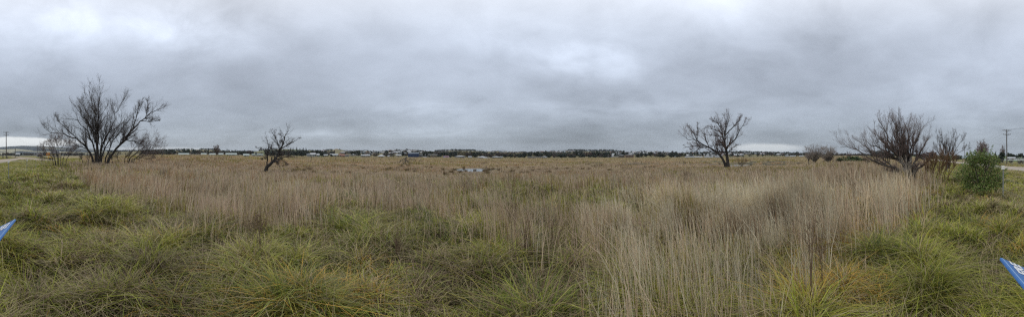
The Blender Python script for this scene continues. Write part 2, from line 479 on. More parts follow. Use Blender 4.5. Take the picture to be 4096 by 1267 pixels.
def mixcol(n, items, u=None):
    """items: list of (colour, weight array)"""
    W = np.stack([np.broadcast_to(w, (n,)) for _, w in items], 1).astype(float); W /= W.sum(1, keepdims=True)
    u = (rng.random(n) if u is None else u)[:, None]; k = (np.cumsum(W, 1) < u).sum(1).clip(0, len(items) - 1)
    return np.array([c for c, _ in items])[k]

def keep(mask, *arrs): return [a[mask] for a in arrs]

def lod(w0, r, k=.75): return np.maximum(w0, k * r / 271)

# --- 1. tussocky green grass in the foreground
def green_grass():
    n = 560000
    x, y = sample_polar(n, 1.6, 28, -1.35)
    r = np.hypot(x, y); px = px_of(x, y); rs_ = reed_start(px); L, nn = en(x, y)
    mh, mid = mounds(x, y)
    edge = rs_ * (1 + .7 * (fbm(x / 2.6, y / 2.6, 15) - .5)) + .6
    pat = fbm(x / 3.2, y / 3.2, 45)
    p = np.where(r < edge, 1.0, np.where(r < edge * 1.5, .45, .12))
    p = np.maximum(p, sstep(.53, .63, pat) * .8)
    p = np.where((px > 2330) & (px < 3350) & (r < 6.5), .9 - .3 * sstep(4.5, 6.5, r), p)
    p *= np.clip(.10 + .55 * fbm(x / .35, y / .35, 18) + mh * 4.5, 0, 1)
    p *= 1 - bare_mask(x, y, r, px)
    ok = (rng.random(n) < p) & ~sign_clear(x, y) & (r > 1.0)
    x, y, r, px, nn, mh, mid = keep(ok, x, y, r, px, nn, mh, mid)
    n = len(x); e = .06
    dx = (mounds(x + e, y)[0] - mounds(x - e, y)[0]); dy = (mounds(x, y + e)[0] - mounds(x, y - e)[0])
    slope = np.clip(np.hypot(dx, dy) / (2 * e), 0, 1.2)
    ld = np.arctan2(-dy, -dx) + rng.normal(0, 1.45, n); ld = np.where(slope < .05, rng.uniform(0, 2 * np.pi, n), ld)
    tall = np.where(mid >= 0, .65 + .8 * np.mod(mid * 7.3, 1), .6)
    base_h = np.interp(px, [-300, 0, 300, 500, 900, 2000, 3300, 3700, 4096, 4500], [.26, .27, .30, .33, .35, .35, .33, .31, .29, .29])
    h = base_h * tall * rng.uniform(.5, 1.4, n) * (.65 + .5 * np.clip(mh / .2, 0, 1))
    h *= np.where(nn > 3.5, .5, 1)
    w = lod(rng.uniform(.0050, .0125, n), r, .72)
    uu = np.mod(np.where(mid >= 0, mid, cellu(x, y, .4, 3, 0)) + rng.normal(0, .24, n), 1)
    br = .66 + .62 * np.mod(np.where(mid >= 0, mid, .4) * 13.7, 1)
    g1 = fbm(x / 2.0, y / 2.0, 33); g2 = fbm(x / 1.3, y / 1.3, 35); g3 = fbm(x / 3.0, y / 3.0, 37)
    gold = 3.4 * sstep(3080, 3250, px) * (1 - sstep(3650, 3800, px)) * sstep(.42, .6, g1) + .9 * sstep(.62, .74, g1) + .5 * sstep(900, 1000, px) * (1 - sstep(1350, 1500, px)) * (r < 3.6)
    straw = sstep(.45, .62, g2) * 1.0 + .30 + 1.3 * sstep(130, 330, px) * (1 - sstep(480, 620, px)) * (r > 3.9) + 3 * sstep(3860, 3900, px) * (r > 7.5) * (r < 12)
    brown = 1.3 * sstep(.50, .64, g3) + .18 + 2.2 * (px > 1650) * (px < 2350) * (r < 4.2) + 1.6 * (px > 3850) * (r > 5.2) * (r < 8) * sstep(.4, .6, g3) + 1.3 * (px > 300) * (px < 640) * (r > 3.4) * (r < 5.8) * sstep(.35, .5, g2)
    lime = sstep(3500, 3800, px) * 1.2 + .55 + .9 * (px < 600)
    deep = .45 + 1.0 * (1 - sstep(.30, .48, g2))
    col = mixcol(n, [(DEEP, deep), (GREEN, 1.05), (OLIVE, 1.0), (LIME, lime), (STRAW * .72, straw), (GOLD, gold), (BROWN, brown)], uu)
    col = col * (br * rng.uniform(.75, 1.25, n))[:, None]
    tipc = np.where((rng.random(n) < .30)[:, None], STRAW * .8, col * 1.06)
    tip = col * .5 + tipc * .5
    base = np.stack([x, y, terrain(x, y) - .02], 1)
    lean = .25 + .6 * slope + np.abs(rng.normal(0, .6, n)) + (rng.random(n) < .10) * rng.uniform(.5, 1.8, n)
    blade_mesh('green_grass', base, h, w, ld, lean, rng.uniform(.15, .6, n) + slope * .25, col, 3, 'green and yellowing tussock grass filling the foreground', tip, rng.uniform(.9, 2.2, n))

# --- 2. tall dry reed stems
def reeds():
    n = 400000
    x, y = sample_polar(n, 1.9, 62, -1.4)
    x2, y2 = sample_polar(46000, 1.9, 8, -.8, 15, 64)
    x = np.concatenate([x, x2]); y = np.concatenate([y, y2])
    r = np.hypot(x, y); px = px_of(x, y); rs_ = reed_start(px); L, nn = en(x, y)
    edge = rs_ * (1 + (.8 + .7 * (px < 700)) * (fbm(x / 2.6, y / 2.6, 15) - .5))
    pat = fbm(x / 3.2, y / 3.2, 45); fine = fbm(x / .8, y / .8, 46)
    grow = sstep(-1.2, 1.6, (r - edge) / np.maximum(edge * .30, .6)); clump = cellu(x, y, .55, 21, 0) ; p = grow * (.10 + 1.0 * sstep(.36, .56, fine)) * np.where(clump < .16, .12, 1) + .02
    nr_ = sstep(2250, 2450, px) * (1 - sstep(3150, 3350, px)) * (1 - sstep(4.5, 6.5, r)); p = p * (1 - nr_) + nr_ * (.10 + .28 * sstep(.45, .62, fine)) * grow
    p *= 1 - .85 * sstep(.53, .64, pat)
    p *= 1 - bare_mask(x, y, r, px)
    p *= (nn < 1.5) | (px < 3700)
    p *= np.where((px < 420), (nn < -1.0) * sstep(40, 420, px + 260 * (fbm(x / 3, y / 3, 16) - .5)), 1)
    ok = (rng.random(len(x)) < p) & ~sign_clear(x, y)
    x, y, r, px, grow = keep(ok, x, y, r, px, grow); n = len(x)
    hmax = np.interp(r, [2, 5, 15, 24, 32, 42, 50, 62], [1.05, 1.0, .95, .75, .52, .34, .32, .38])
    hmax = np.where((px > 2500) & (px < 3350), np.interp(r, [2, 5, 15, 25, 35, 48, 62], [1.1, 1.05, .9, .75, .5, .4, .3]), hmax)
    hmax = np.where((px > 3250) & (px < 3850) & (r > 5), 1.2, hmax)
    hmax = np.where((px > 1770) & (px < 2000) & (r > 28), hmax * .5, hmax)
    hmax = np.where((px < 950), np.interp(r, [2, 15, 30, 62], [.95, .9, .75, .6]), hmax)
    lump = fbm(x / 2.5, y / 2.5, 51)
    l2 = fbm(x / .8, y / .8, 50); ch = .72 + .5 * cellu(x, y, .7, 23, 0)
    h = hmax * (.40 + .65 * lump + .5 * (l2 - .3)) * ch * (.55 + .45 * grow) * rng.uniform(.55, 1.15, n)
    w = lod(rng.uniform(.0030, .0060, n) * np.where(rng.random(n) < .25, 1.6, 1) * np.where((px > 2200) & (px < 3400) & (r < 6), 1.35, 1), r, .62)
    big = (fbm(x / 9, y / 9, 53)); g2 = fbm(x / 2.0, y / 2.0, 54)
    grey = .3 + 3.0 * sstep(2300, 2500, px) * (1 - sstep(3750, 3900, px)) * (1 - sstep(7, 15, r))
    pink = .5 + .8 * sstep(.45, .65, big)
    straw = .12 + .4 * (1 - sstep(.3, .5, big)) * sstep(12, 25, r)
    brown = .25 + .8 * sstep(.55, .7, g2); rust = .05 + 1.0 * sstep(.54, .66, fbm(x / 7, y / 7, 60)) * sstep(5, 9, r)
    olive = .10 + .7 * sstep(.55, .70, fbm(x / 6, y / 6, 58)) + .9 * (px > 2650) * (px < 3350) * (r > 30) * (r < 52) + .7 * (px < 330)
    col = mixcol(n, [(TAN, 1.0), (PINKTAN, pink), (STRAW * .9, straw), (GREY, grey), (BROWN, brown), (RUST, rust), (OLIVE * .9, olive)], cellu(x, y, .6, 9, .16))
    col = col * (rng.uniform(.75, 1.25, n) * (.66 + .7 * fbm(x / 1.1, y / 1.1, 59)) * (1 + .22 * ((px > 2330) & (px < 3800) & (r < 12))))[:, None]
    base = np.stack([x, y, terrain(x, y) - .02], 1)
    wind = 2.4 + 1.6 * (fbm(x / 4, y / 4, 57) - .5) + rng.normal(0, 1.0, n)
    lean = np.abs(rng.normal(0, .20, n)) + .05 + (rng.random(n) < .08) * rng.uniform(.3, 1.0, n)
    blade_mesh('dry_reed_grass', base, h, w, wind, lean, rng.uniform(0, .12, n) + lean * .15, col, 2, 'tall dry tan reed grass covering the wetland', None, rng.uniform(.6, 2.5, n))

# --- 3. broken thatch and low dead blades under the reeds
def thatch():
    n = 130000
    x, y = sample_polar(n, 1.9, 40, -1.5)
    r = np.hypot(x, y); px = px_of(x, y); L, nn = en(x, y)
    p = .35 + .65 * sstep(.4, .6, fbm(x / 1.3, y / 1.3, 71))
    p = np.where(r < reed_start(px) * .85, .75 * sstep(.50, .60, fbm(x / .9, y / .9, 72)), p) * (1 - bare_mask(x, y, r, px)) * np.where(nn > 2.5, .25, 1)
    ok = (rng.random(n) < p) & ~sign_clear(x, y); x, y, r, px = keep(ok, x, y, r, px); n = len(x)
    h = rng.uniform(.12, .42, n) * np.interp(r, [2, 20, 40], [1, 1, .7]); w = lod(rng.uniform(.0035, .007, n), r)
    col = mixcol(n, [(BROWN, 1.0), (TAN * .85, .9), (OLIVE * .8, .5), (STRAW * .8, .6), (DEEP, .2)], cellu(x, y, .8, 28, .18)) * rng.uniform(.6, 1.2, (n, 1))
    base = np.stack([x, y, terrain(x, y) - .01], 1)
    blade_mesh('dead_thatch', base, h, w, rng.uniform(0, 2 * np.pi, n), rng.uniform(.4, 1.8, n), rng.uniform(.1, .6, n), col, 2, 'matted dead brown grass lying under the reeds', None, rng.uniform(.8, 2.3, n))

# --- 4. far field: clumps of grass out to the town
def far_grass():
    n = 620000
    x, y = sample_polar(n, 34, 320, -1.35, -112, 92)
    r = np.hypot(x, y); px = px_of(x, y); L, nn = en(x, y)
    p = (.5 + .5 * sstep(.35, .6, fbm(x / 4, y / 4, 81))) * (1 - bare_mask(x, y, r, px)) * (px > 330) * (px < 3720)
    p *= ~((px > 1225) & (px < 1470) & (r > 250))
    ok = (rng.random(n) < p); x, y, r, px = keep(ok, x, y, r, px); n = len(x)
    lump = fbm(x / 6, y / 3, 83)
    h = np.interp(r, [34, 60, 120, 320], [.30, .36, .48, .5]) * (.25 + .8 * lump + .7 * cellu(x, y, 1.3, 25, 0)) * rng.uniform(.6, 1.25, n)
    h = np.where(px < 950, h * 1.35, h)
    w = lod(rng.uniform(.018, .04, n), r, .62)
    big = fbm(x / 26, y / 10, 85); g2 = fbm(x / 5, y / 5, 87)
    olive = .15 + 1.8 * sstep(.52, .66, fbm(x / 15, y / 8, 88)) + .7 * (px > 2650) * (px < 3350) * (r < 60)
    brown = .35 + 2.2 * sstep(.56, .68, g2) * (r < 110)
    straw = .3 + .9 * sstep(80, 150, r)
    col = mixcol(n, [(TAN, 1.0), (PINKTAN, 1.1 * (1 - sstep(60, 110, r)) + .1), (STRAW * .85, straw), (BROWN * .9, brown), (RUST, .08 + 1.6 * sstep(.52, .64, fbm(x / 18, y / 11, 61)) * (1 - sstep(90, 150, r))), (OLIVE * .85, olive)], cellu(x, y, 1.6, 10, .15))
    col = col * (.62 + .45 * big[:, None] + .38 * fbm(x / 2.2, y / 2.2, 89)[:, None]) * rng.uniform(.95, 1.05, (n, 1))
    h = h * np.where(r > 85, .6 + 1.1 * fbm(x / 9, y / 20, 84), 1)
    h = np.where((px > 1770) & (px < 2000) & (r < 58), h * .42, h)
    base = np.stack([x, y, terrain(x, y) - .03], 1)
    blade_mesh('far_field_grass', base, h, w, rng.uniform(0, 2 * np.pi, n), rng.uniform(.05, .6, n), rng.uniform(0, .3, n), col, 1, 'pale straw grass covering the far flats', None, rng.uniform(0, 3, n))

# --- 5. short roadside grass beyond the fence and left verge
def verge_grass():
    n = 330000
    x, y = sample_polar(n, 3.2, 130, -1.45)
    r = np.hypot(x, y); px = px_of(x, y); L, nn = en(x, y)
    side = (nn > 2.2) | ((px < 330 + 260 * (fbm(x / 3, y / 3, 17) - .4)) & (r > 5)) | ((px > 3820) & (r > 6))
    p = side * (.5 + .5 * sstep(.3, .6, fbm(x / 1.5, y / 1.5, 91))) * (1 - bare_mask(x, y, r, px))
    ok = (rng.random(n) < p); x, y, r, px, nn = keep(ok, x, y, r, px, nn); n = len(x)
    lump = fbm(x / 2.2, y / 2.2, 93)
    h = (.10 + .26 * lump * lump * np.where(nn > 4, .6, 1.3)) * rng.uniform(.6, 1.3, n); w = lod(rng.uniform(.005, .009, n), r)
    g = fbm(x / 3, y / 3, 95); dry = sstep(3900, 4050, px) * sstep(9, 16, r)
    col = mixcol(n, [(GREEN * 1.1, 1.0 - .5 * dry), (OLIVE * 1.15, 1.2), (STRAW * .8, .3 + 1.0 * sstep(.5, .65, g) + 1.2 * dry), (BROWN * 1.3, .15 + .7 * dry + .5 * sstep(.6, .7, g))], cellu(x, y, .6, 12, .2)) * rng.uniform(.85, 1.15, (n, 1))
    base = np.stack([x, y, terrain(x, y) - .02], 1)
    blade_mesh('verge_grass', base, h, w, rng.uniform(0, 2 * np.pi, n), rng.uniform(.2, 1.1, n), rng.uniform(.1, .5, n), col, 2, 'short olive grass along the roadside fence', None, rng.uniform(.8, 2.3, n))

green_grass(); reeds(); thatch(); far_grass(); verge_grass()

# ------------------------------------------------------------------ tubes and bare trees
def tubes(P, Rr, S):
    """P (N,K,3) polylines, Rr (N,K) radii -> verts, quads"""
    n, k, _ = P.shape
    T = np.empty_like(P); T[:, 1:-1] = P[:, 2:] - P[:, :-2]; T[:, 0] = P[:, 1] - P[:, 0]; T[:, -1] = P[:, -1] - P[:, -2]
    T /= np.linalg.norm(T, axis=2, keepdims=True) + 1e-9
    ref = np.where(np.abs(T[:, :1, 2:3]) > .9, np.array([1., 0, 0]), np.array([0, 0, 1.])) * np.ones((n, k, 1))
    U = np.cross(T, ref); U /= np.linalg.norm(U, axis=2, keepdims=True) + 1e-9; W = np.cross(T, U)
    a = np.arange(S) * 2 * np.pi / S
    V = P[:, :, None] + (U[:, :, None] * np.cos(a)[None, None, :, None] + W[:, :, None] * np.sin(a)[None, None, :, None]) * Rr[:, :, None, None]
    b = (np.arange(n) * k * S)[:, None, None]; i = (np.arange(k - 1) * S)[None, :, None]; j = np.arange(S)[None, None]; j2 = (j + 1) % S
    F = np.stack([b + i + j, b + i + j2, b + i + S + j2, b + i + S + j], -1).reshape(-1, 4)
    return V.reshape(-1, 3), F

def join(parts):
    vs = []; fs = []; o = 0
    for v, f in parts: vs.append(v); fs.append(f + o); o += len(v)
    return np.concatenate(vs), np.concatenate(fs)

def resample(pl, k):
    pl = np.asarray(pl, float); d = np.concatenate([[0], np.cumsum(np.linalg.norm(np.diff(pl, axis=0), axis=1))])
    # catmull-rom like smoothing by dense interpolation + blur
    t = np.linspace(0, d[-1], k); q = np.stack([np.interp(t, d, pl[:, i]) for i in range(pl.shape[1])], 1)
    for _ in range(2): q[1:-1] = q[1:-1] * .5 + (q[:-2] + q[2:]) * .25
    return q, d[-1]

def sprout(P, L, R0, n_per, len_f, k, g, f0=.2, up=.35, spread=.8, rad_f=.55, wig=.12, rmin=.004, minlen=.15, taper=.25):
    """children for a batch of polylines P (N,K,3) of lengths L and radii R0 (N,K)"""
    N_, K_, _ = P.shape
    idx = np.repeat(np.arange(N_), n_per); m = len(idx)
    f = f0 + (1 - f0) * g.random(m) ** 1.15
    fi = f * (K_ - 1); i0 = np.minimum(fi.astype(int), K_ - 2); u = (fi - i0)[:, None]
    p0 = P[idx, i0] * (1 - u) + P[idx, i0 + 1] * u
    tan = P[idx, i0 + 1] - P[idx, i0]; tan /= np.linalg.norm(tan, axis=1, keepdims=True) + 1e-9
    rr = (R0[idx, i0] * (1 - u[:, 0]) + R0[idx, i0 + 1] * u[:, 0]) * rad_f
    rnd = g.normal(0, 1, (m, 3)); rnd -= (rnd * tan).sum(1, keepdims=True) * tan; rnd /= np.linalg.norm(rnd, axis=1, keepdims=True) + 1e-9
    d = tan * g.uniform(.55, 1.1, (m, 1)) + rnd * spread * g.uniform(.5, 1.2, (m, 1)); d[:, 2] += up * g.uniform(.2, 1.3, m)
    d /= np.linalg.norm(d, axis=1, keepdims=True)
    ln = np.clip(L[idx] * len_f * g.uniform(.5, 1.25, m) * (1.35 - .85 * f), minlen, 4.2)
    Q = np.empty((m, k, 3)); Q[:, 0] = p0; dd = d.copy()
    for s in range(1, k):
        dd = dd + g.normal(0, wig, (m, 3)); dd[:, 2] += up * .18
        dd /= np.linalg.norm(dd, axis=1, keepdims=True)
        Q[:, s] = Q[:, s - 1] + dd * (ln / (k - 1))[:, None]
    rad = np.maximum(rr[:, None] * np.linspace(1, taper, k)[None], rmin)
    return Q, ln, rad

def bare_tree(name, label, px, d, row, limbs, seed, group=None, trunk_mat='bark', twig_mat='twig', counts=(10, 7, 5), lens=(.36, .42, .5), twig_r=.008, ups=(.35, .3, .25), flare=1.25, shrink=1.0, depth=.5, spread=.8, wig=.14, rscale=1.0):
    """limbs: (list of photo points, base radius, tip radius, lean in depth).  Drawn round the tree's own base at its distance."""
    g = np.random.default_rng(seed)
    b = at(px, d); root = empty(name, b, -(px - PX0) / K)
    tag(root, label, 'tree', group)
    Ps = []; Rs = []; Ls = []
    for pts, r0, r1, dv in limbs:
        n = len(pts); q = []
        for i, (x, yy) in enumerate(pts):
            t = i / (n - 1)
            x = px + (x - px) * shrink; yy = row + (yy - row) * shrink
            q.append(((x - px) / K * d, dv * t * abs(pts[0][1] - pts[-1][1] + .35 * (pts[0][0] - pts[-1][0])) / K * d * depth, z_row(yy, d) - b.z))
        q[0] = (q[0][0], q[0][1], min(q[0][2], q[0][2]))
        Q, L = resample(q, 14); wz = g.normal(0, .012 * L, Q.shape); wz[0] = 0; Q = Q + wz * np.linspace(.3, 1, 14)[:, None]
        Ps.append(Q); Ls.append(L); rr = r1 + (r0 - r1) * (1 - np.linspace(0, 1, 14)) ** 1.1
        if flare > 1 and q[0][2] < .8: rr[0] *= flare
        Rs.append(rr)
    P = np.array(Ps); Rr = np.array(Rs) * rscale; L = np.array(Ls)
    for i in range(1, len(P)):                       # root the upper limbs on the limb they fork from
        if P[i, 0, 2] < 1.0: continue
        a = P[:i].reshape(-1, 3); dd = np.hypot(a[:, 0] - P[i, 0, 0], a[:, 2] - P[i, 0, 2]); j = int(dd.argmin())
        P[i] += (a[j] - P[i, 0]) * np.linspace(1, 0, 14)[:, None] ** .5 * np.array([1, 0, 1]) ; P[i, :, 1] += a[j, 1] - P[i, 0, 1]
        pr = Rr[:i].reshape(-1)[j]; Rr[i] = np.minimum(Rr[i], pr * .85)
    # stretch the lowest limbs into the soil
    low = P[:, 0, 2] < .9; P[low, 0, 2] = np.minimum(P[low, 0, 2], -.15)
    Q1, L1, R1 = sprout(P, L, Rr, counts[0], lens[0], 8, g, .18, ups[0], spread, .5, wig, twig_r * 1.3)
    sh = np.minimum(R1, .07)
    Q2, L2, R2 = sprout(Q1, L1, sh, counts[1], lens[1], 6, g, .12, ups[1], spread, .6, wig * 1.1, twig_r)
    Q3, L3, R3 = sprout(Q2, L2, R2, counts[2], lens[2], 4, g, .1, ups[2], spread, .7, wig * 1.2, twig_r * .8, .12)
    v, f = join([tubes(P, Rr, 8), tubes(Q1, sh, 5)])
    link('trunk', np_mesh('trunk', v, f, M[trunk_mat], smooth=True), root)
    v, f = join([tubes(Q2, R2, 3), tubes(Q3, R3, 3)])
    link('crown', np_mesh('crown', v, f, M[twig_mat]), root)
    return root

# the big spreading willow on the left
T1 = [
 ([(388, 650), (388, 600), (386, 540), (384, 480), (380, 440), (366, 400), (352, 352)], .40, .04, .1),
 ([(392, 600), (394, 520), (396, 440), (400, 380), (398, 350)], .26, .04, -.5),
 ([(372, 652), (369, 621), (355, 596), (341, 578), (318, 560), (301, 550), (262, 535), (241, 531), (205, 530), (184, 521), (168, 503)], .30, .03, -.2),
 ([(384, 640), (381, 601), (364, 550), (346, 511), (320, 480), (301, 465), (275, 452), (251, 450)], .24, .03, .5),
 ([(388, 560), (384, 541), (366, 510), (346, 486), (325, 455), (311, 435), (295, 418), (281, 402)], .18, .03, -.6),
 ([(387, 530), (375, 480), (352, 440), (338, 412), (320, 395), (305, 372)], .15, .03, .6),
 ([(398, 645), (401, 621), (408, 590), (416, 561), (432, 535), (447, 511), (462, 480), (472, 450), (478, 420), (481, 395), (494, 390)], .26, .03, .3),
 ([(428, 650), (440, 622), (467, 596), (507, 551), (530, 525), (552, 501), (575, 478), (592, 460), (615, 440), (632, 425), (657, 418)], .36, .035, -.1),
 ([(545, 508), (556, 470), (563, 440), (567, 415), (580, 385)], .16, .03, .5),
 ([(575, 490), (595, 488), (617, 490), (635, 482), (655, 472)], .11, .03, -.4),
 ([(590, 462), (600, 430), (602, 400), (608, 378)], .12, .03, .4),
 ([(507, 556), (530, 560), (552, 560), (575, 572), (592, 581), (622, 601)], .12, .03, .6),
 ([(405, 640), (416, 601), (428, 575), (441, 551), (462, 525), (482, 501), (495, 470), (502, 430)], .20, .03, .8),
 ([(396, 620), (404, 560), (418, 500), (428, 460), (436, 425)], .18, .03, -.8),
 ([(360, 592), (330, 582), (305, 590), (285, 600)], .13, .03, -.7),
 ([(420, 645), (436, 600), (452, 560), (470, 530), (500, 500), (520, 470)], .18, .03, -.7),
 ([(300, 548), (270, 520), (245, 495), (225, 475), (214, 462)], .10, .025, .3),
]
bare_tree('willow_tree', 'huge bare willow with many dark trunks fanning out beside the roadside fence', 388, 45, 650, T1, 101, shrink=.95, counts=(16, 8, 5), lens=(.40, .60, .55), twig_r=.0060, rscale=.66, spread=.6, ups=(.42, .30, .2), depth=.55)
# low sprawling thicket at its foot
TS = [([(214, 640), (205, 625), (185, 612), (170, 600), (158, 588)], .10, .02, -.3), ([(222, 640), (210, 610), (200, 585), (190, 565)], .10, .02, .4),
      ([(232, 640), (225, 600), (214, 570), (205, 552)], .09, .02, -.6), ([(243, 640), (246, 600), (243, 570), (250, 550)], .09, .02, .5),
      ([(250, 640), (262, 610), (275, 585), (288, 560)], .09, .02, -.3), ([(226, 641), (200, 634), (182, 630), (165, 628)], .08, .02, .2),
      ([(262, 641), (280, 618), (300, 600), (320, 588)], .08, .02, .6), ([(234, 640), (232, 590), (228, 560), (232, 545)], .08, .02, -.2)]
bare_tree('willow_shrub', 'low bare sprawling willow thicket left of the huge willow', 232, 41, 640, TS, 102, counts=(11, 7, 4), lens=(.55, .6, .55), twig_r=.008, rscale=.55, twig_mat='twig_red', ups=(.3, .25, .2))
TS2 = [([(510, 640), (535, 618), (560, 605), (590, 600), (625, 606), (655, 612)], .09, .02, .3), ([(512, 640), (545, 610), (580, 585), (612, 565), (640, 556)], .10, .02, -.3),
       ([(520, 640), (560, 626), (600, 620), (640, 622)], .09, .02, .6), ([(508, 640), (530, 600), (555, 575), (575, 560)], .09, .02, -.6), ([(525, 641), (560, 632), (590, 632), (615, 636)], .08, .02, -.2), ([(530, 640), (570, 612), (605, 592), (650, 580)], .08, .02, .1)]
bare_tree('willow_shrub', 'low bare arching willow thicket right of the huge willow', 515, 46, 640, TS2, 103, counts=(12, 7, 4), lens=(.5, .6, .55), twig_r=.008, rscale=.7, twig_mat='twig_red', ups=(.25, .2, .15))

TB = [([(330 + 24 * i, 646), (326 + 25 * i + R.uniform(-12, 12), 630), (320 + 27 * i + R.uniform(-20, 20), 614 + R.uniform(-8, 8))], .05, .015, R.uniform(-1.5, 1.5)) for i in range(8)]
bare_tree('willow_shrub', 'low tangled bare scrub around the foot of the huge willow', 414, 47, 646, TB, 112, counts=(10, 7, 5), lens=(.6, .55, .55), twig_r=.008, ups=(.2, .15, .1), spread=1.0)

T2 = [
 ([(1060, 680), (1063, 668), (1073, 657), (1088, 650), (1100, 642), (1109, 633), (1114, 624), (1120, 610), (1124, 600), (1131, 585), (1137, 568), (1143, 548), (1150, 525), (1163, 497)], .36, .02, .1),
 ([(1070, 656), (1071, 640), (1072, 620), (1073, 600), (1076, 580), (1077, 562), (1070, 545), (1057, 528)], .15, .02, -.3),
 ([(1104, 635), (1101, 622), (1097, 608), (1091, 588), (1086, 575), (1092, 560), (1101, 552)], .13, .02, .4),
 ([(1124, 600), (1124, 580), (1118, 560), (1110, 540), (1100, 522), (1090, 512), (1081, 500)], .12, .02, -.5),
 ([(1131, 585), (1145, 573), (1163, 567), (1180, 556), (1197, 546), (1212, 540), (1224, 532)], .12, .02, .2),
 ([(1108, 640), (1125, 637), (1142, 633), (1156, 627), (1169, 624), (1190, 626), (1209, 627)], .14, .02, -.2),
 ([(1110, 645), (1130, 648), (1150, 652), (1165, 658)], .08, .02, .6),
 ([(1106, 646), (1116, 655), (1122, 664), (1126, 672)], .09, .02, -.6),
 ([(1137, 568), (1140, 545), (1133, 525), (1128, 508)], .08, .02, .5),
 ([(1116, 620), (1130, 610), (1150, 600), (1172, 592)], .08, .02, -.5),
 ([(1074, 640), (1062, 632), (1052, 630), (1044, 632)], .06, .02, .3),
 ([(1072, 610), (1064, 598), (1055, 590), (1046, 588), (1026, 580)], .05, .015, .2),
]
bare_tree('leaning_tree', 'small bare leaning tree with a crooked black trunk alone in the field', 1060, 37, 676, T2, 104, shrink=.90, counts=(12, 6, 4), lens=(.34, .6, .55), twig_r=.0055, rscale=.72, ups=(.22, .2, .15), wig=.2, spread=.9)

T3 = [
 ([(2913, 668), (2910, 640), (2907, 611), (2903, 590), (2898, 560), (2893, 541), (2888, 524), (2886, 505), (2882, 487), (2869, 464)], .36, .03, .1),
 ([(2906, 585), (2903, 560), (2899, 532), (2902, 515), (2905, 500), (2908, 478), (2909, 456), (2916, 441)], .20, .025, -.4),
 ([(2911, 583), (2925, 566), (2945, 551), (2956, 535), (2963, 517), (2973, 500), (2982, 483), (2989, 470)], .17, .025, .2),
 ([(2900, 535), (2912, 522), (2926, 509), (2937, 498), (2945, 487), (2956, 470), (2969, 455)], .14, .025, .5),
 ([(2889, 530), (2875, 520), (2858, 513), (2842, 508), (2820, 500)], .11, .02, -.5),
 ([(2886, 510), (2876, 490), (2868, 475), (2850, 468), (2835, 460)], .12, .02, .4),
 ([(2890, 543), (2875, 540), (2858, 537), (2838, 532), (2815, 530)], .09, .02, -.3),
 ([(2904, 668), (2898, 645), (2888, 626), (2876, 613), (2862, 603), (2843, 592), (2824, 581), (2806, 571), (2790, 562), (2780, 556), (2771, 550), (2750, 546), (2728, 546), (2711, 534)], .27, .025, -.2),
 ([(2777, 553), (2770, 538), (2764, 524), (2750, 508), (2740, 494)], .11, .02, .4),
 ([(2778, 552), (2780, 530), (2784, 510), (2783, 486)], .09, .02, -.4),
 ([(2811, 575), (2790, 575), (2764, 576), (2745, 580), (2728, 582)], .08, .02, .3),
 ([(2836, 587), (2815, 586), (2794, 590), (2775, 598), (2749, 604)], .09, .02, -.4),
 ([(2906, 601), (2890, 600), (2875, 601), (2858, 600)], .10, .04, .2),
 ([(2906, 575), (2885, 570), (2865, 572), (2840, 578)], .08, .02, .5),
 ([(2800, 568), (2792, 580), (2785, 592), (2778, 600)], .05, .015, .2),
 ([(2912, 600), (2930, 590), (2945, 575), (2960, 570)], .07, .02, -.5),
]
bare_tree('bare_tree', 'tall bare forked tree with a second trunk leaning left beside the creek', 2909, 46, 664, T3, 105, shrink=.93, counts=(14, 7, 5), lens=(.36, .58, .55), twig_r=.0060, spread=.65, rscale=.85, ups=(.32, .3, .2), twig_mat='twig_red')

T4 = [
 ([(3630, 700), (3627, 665), (3599, 637), (3563, 623), (3539, 598), (3497, 584), (3458, 566), (3448, 547)], .11, .012, .2),
 ([(3625, 700), (3616, 651), (3581, 612), (3560, 577), (3542, 524), (3525, 500), (3504, 464)], .10, .012, -.2),
 ([(3628, 700), (3623, 644), (3606, 609), (3590, 570), (3574, 538), (3562, 505), (3553, 482), (3544, 466)], .10, .012, .3),
 ([(3630, 690), (3626, 651), (3619, 598), (3609, 545), (3602, 503), (3591, 461)], .09, .012, -.4),
 ([(3634, 690), (3634, 651), (3627, 588), (3635, 528), (3639, 459)], .10, .012, .4),
 ([(3640, 700), (3641, 658), (3648, 598), (3660, 562), (3672, 538), (3686, 512), (3697, 490)], .09, .012, -.1),
 ([(3644, 700), (3648, 665), (3679, 609), (3697, 580), (3711, 556), (3722, 540), (3734, 530)], .08, .012, .3),
 ([(3655, 705), (3665, 679), (3697, 658), (3721, 637), (3735, 615)], .11, .015, -.2),
 ([(3620, 705), (3606, 672), (3546, 661), (3490, 640), (3440, 609), (3409, 580), (3385, 577), (3352, 580)], .09, .012, -.3),
 ([(3600, 655), (3546, 623), (3520, 630), (3497, 637), (3470, 642), (3452, 647)], .06, .012, .2),
 ([(3590, 620), (3567, 598), (3535, 560), (3511, 545), (3495, 520), (3482, 502)], .06, .012, .5),
 ([(3615, 695), (3590, 688), (3560, 684), (3535, 678)], .08, .012, -.5),
 ([(3632, 690), (3640, 610), (3655, 550), (3662, 510), (3668, 478)], .07, .012, .6),
 ([(3628, 690), (3610, 600), (3590, 530), (3578, 490), (3570, 470)], .07, .012, -.6),
 ([(3610, 690), (3570, 665), (3530, 640), (3500, 615), (3462, 600), (3430, 560), (3400, 548)], .06, .012, .5),
 ([(3640, 700), (3640, 670), (3638, 655)], .22, .14, 0),
 ([(3655, 700), (3660, 680), (3662, 665)], .16, .10, .2),
]
bare_tree('willow_bush', 'wide bare multi-stemmed willow bush rising from the reeds near the green bush', 3638, 18, 700, T4, 106, shrink=.94, trunk_mat='bark_grey', twig_mat='twig_red', counts=(16, 7, 5), lens=(.38, .58, .55), twig_r=.0028, ups=(.34, .3, .25), spread=.62, wig=.09)
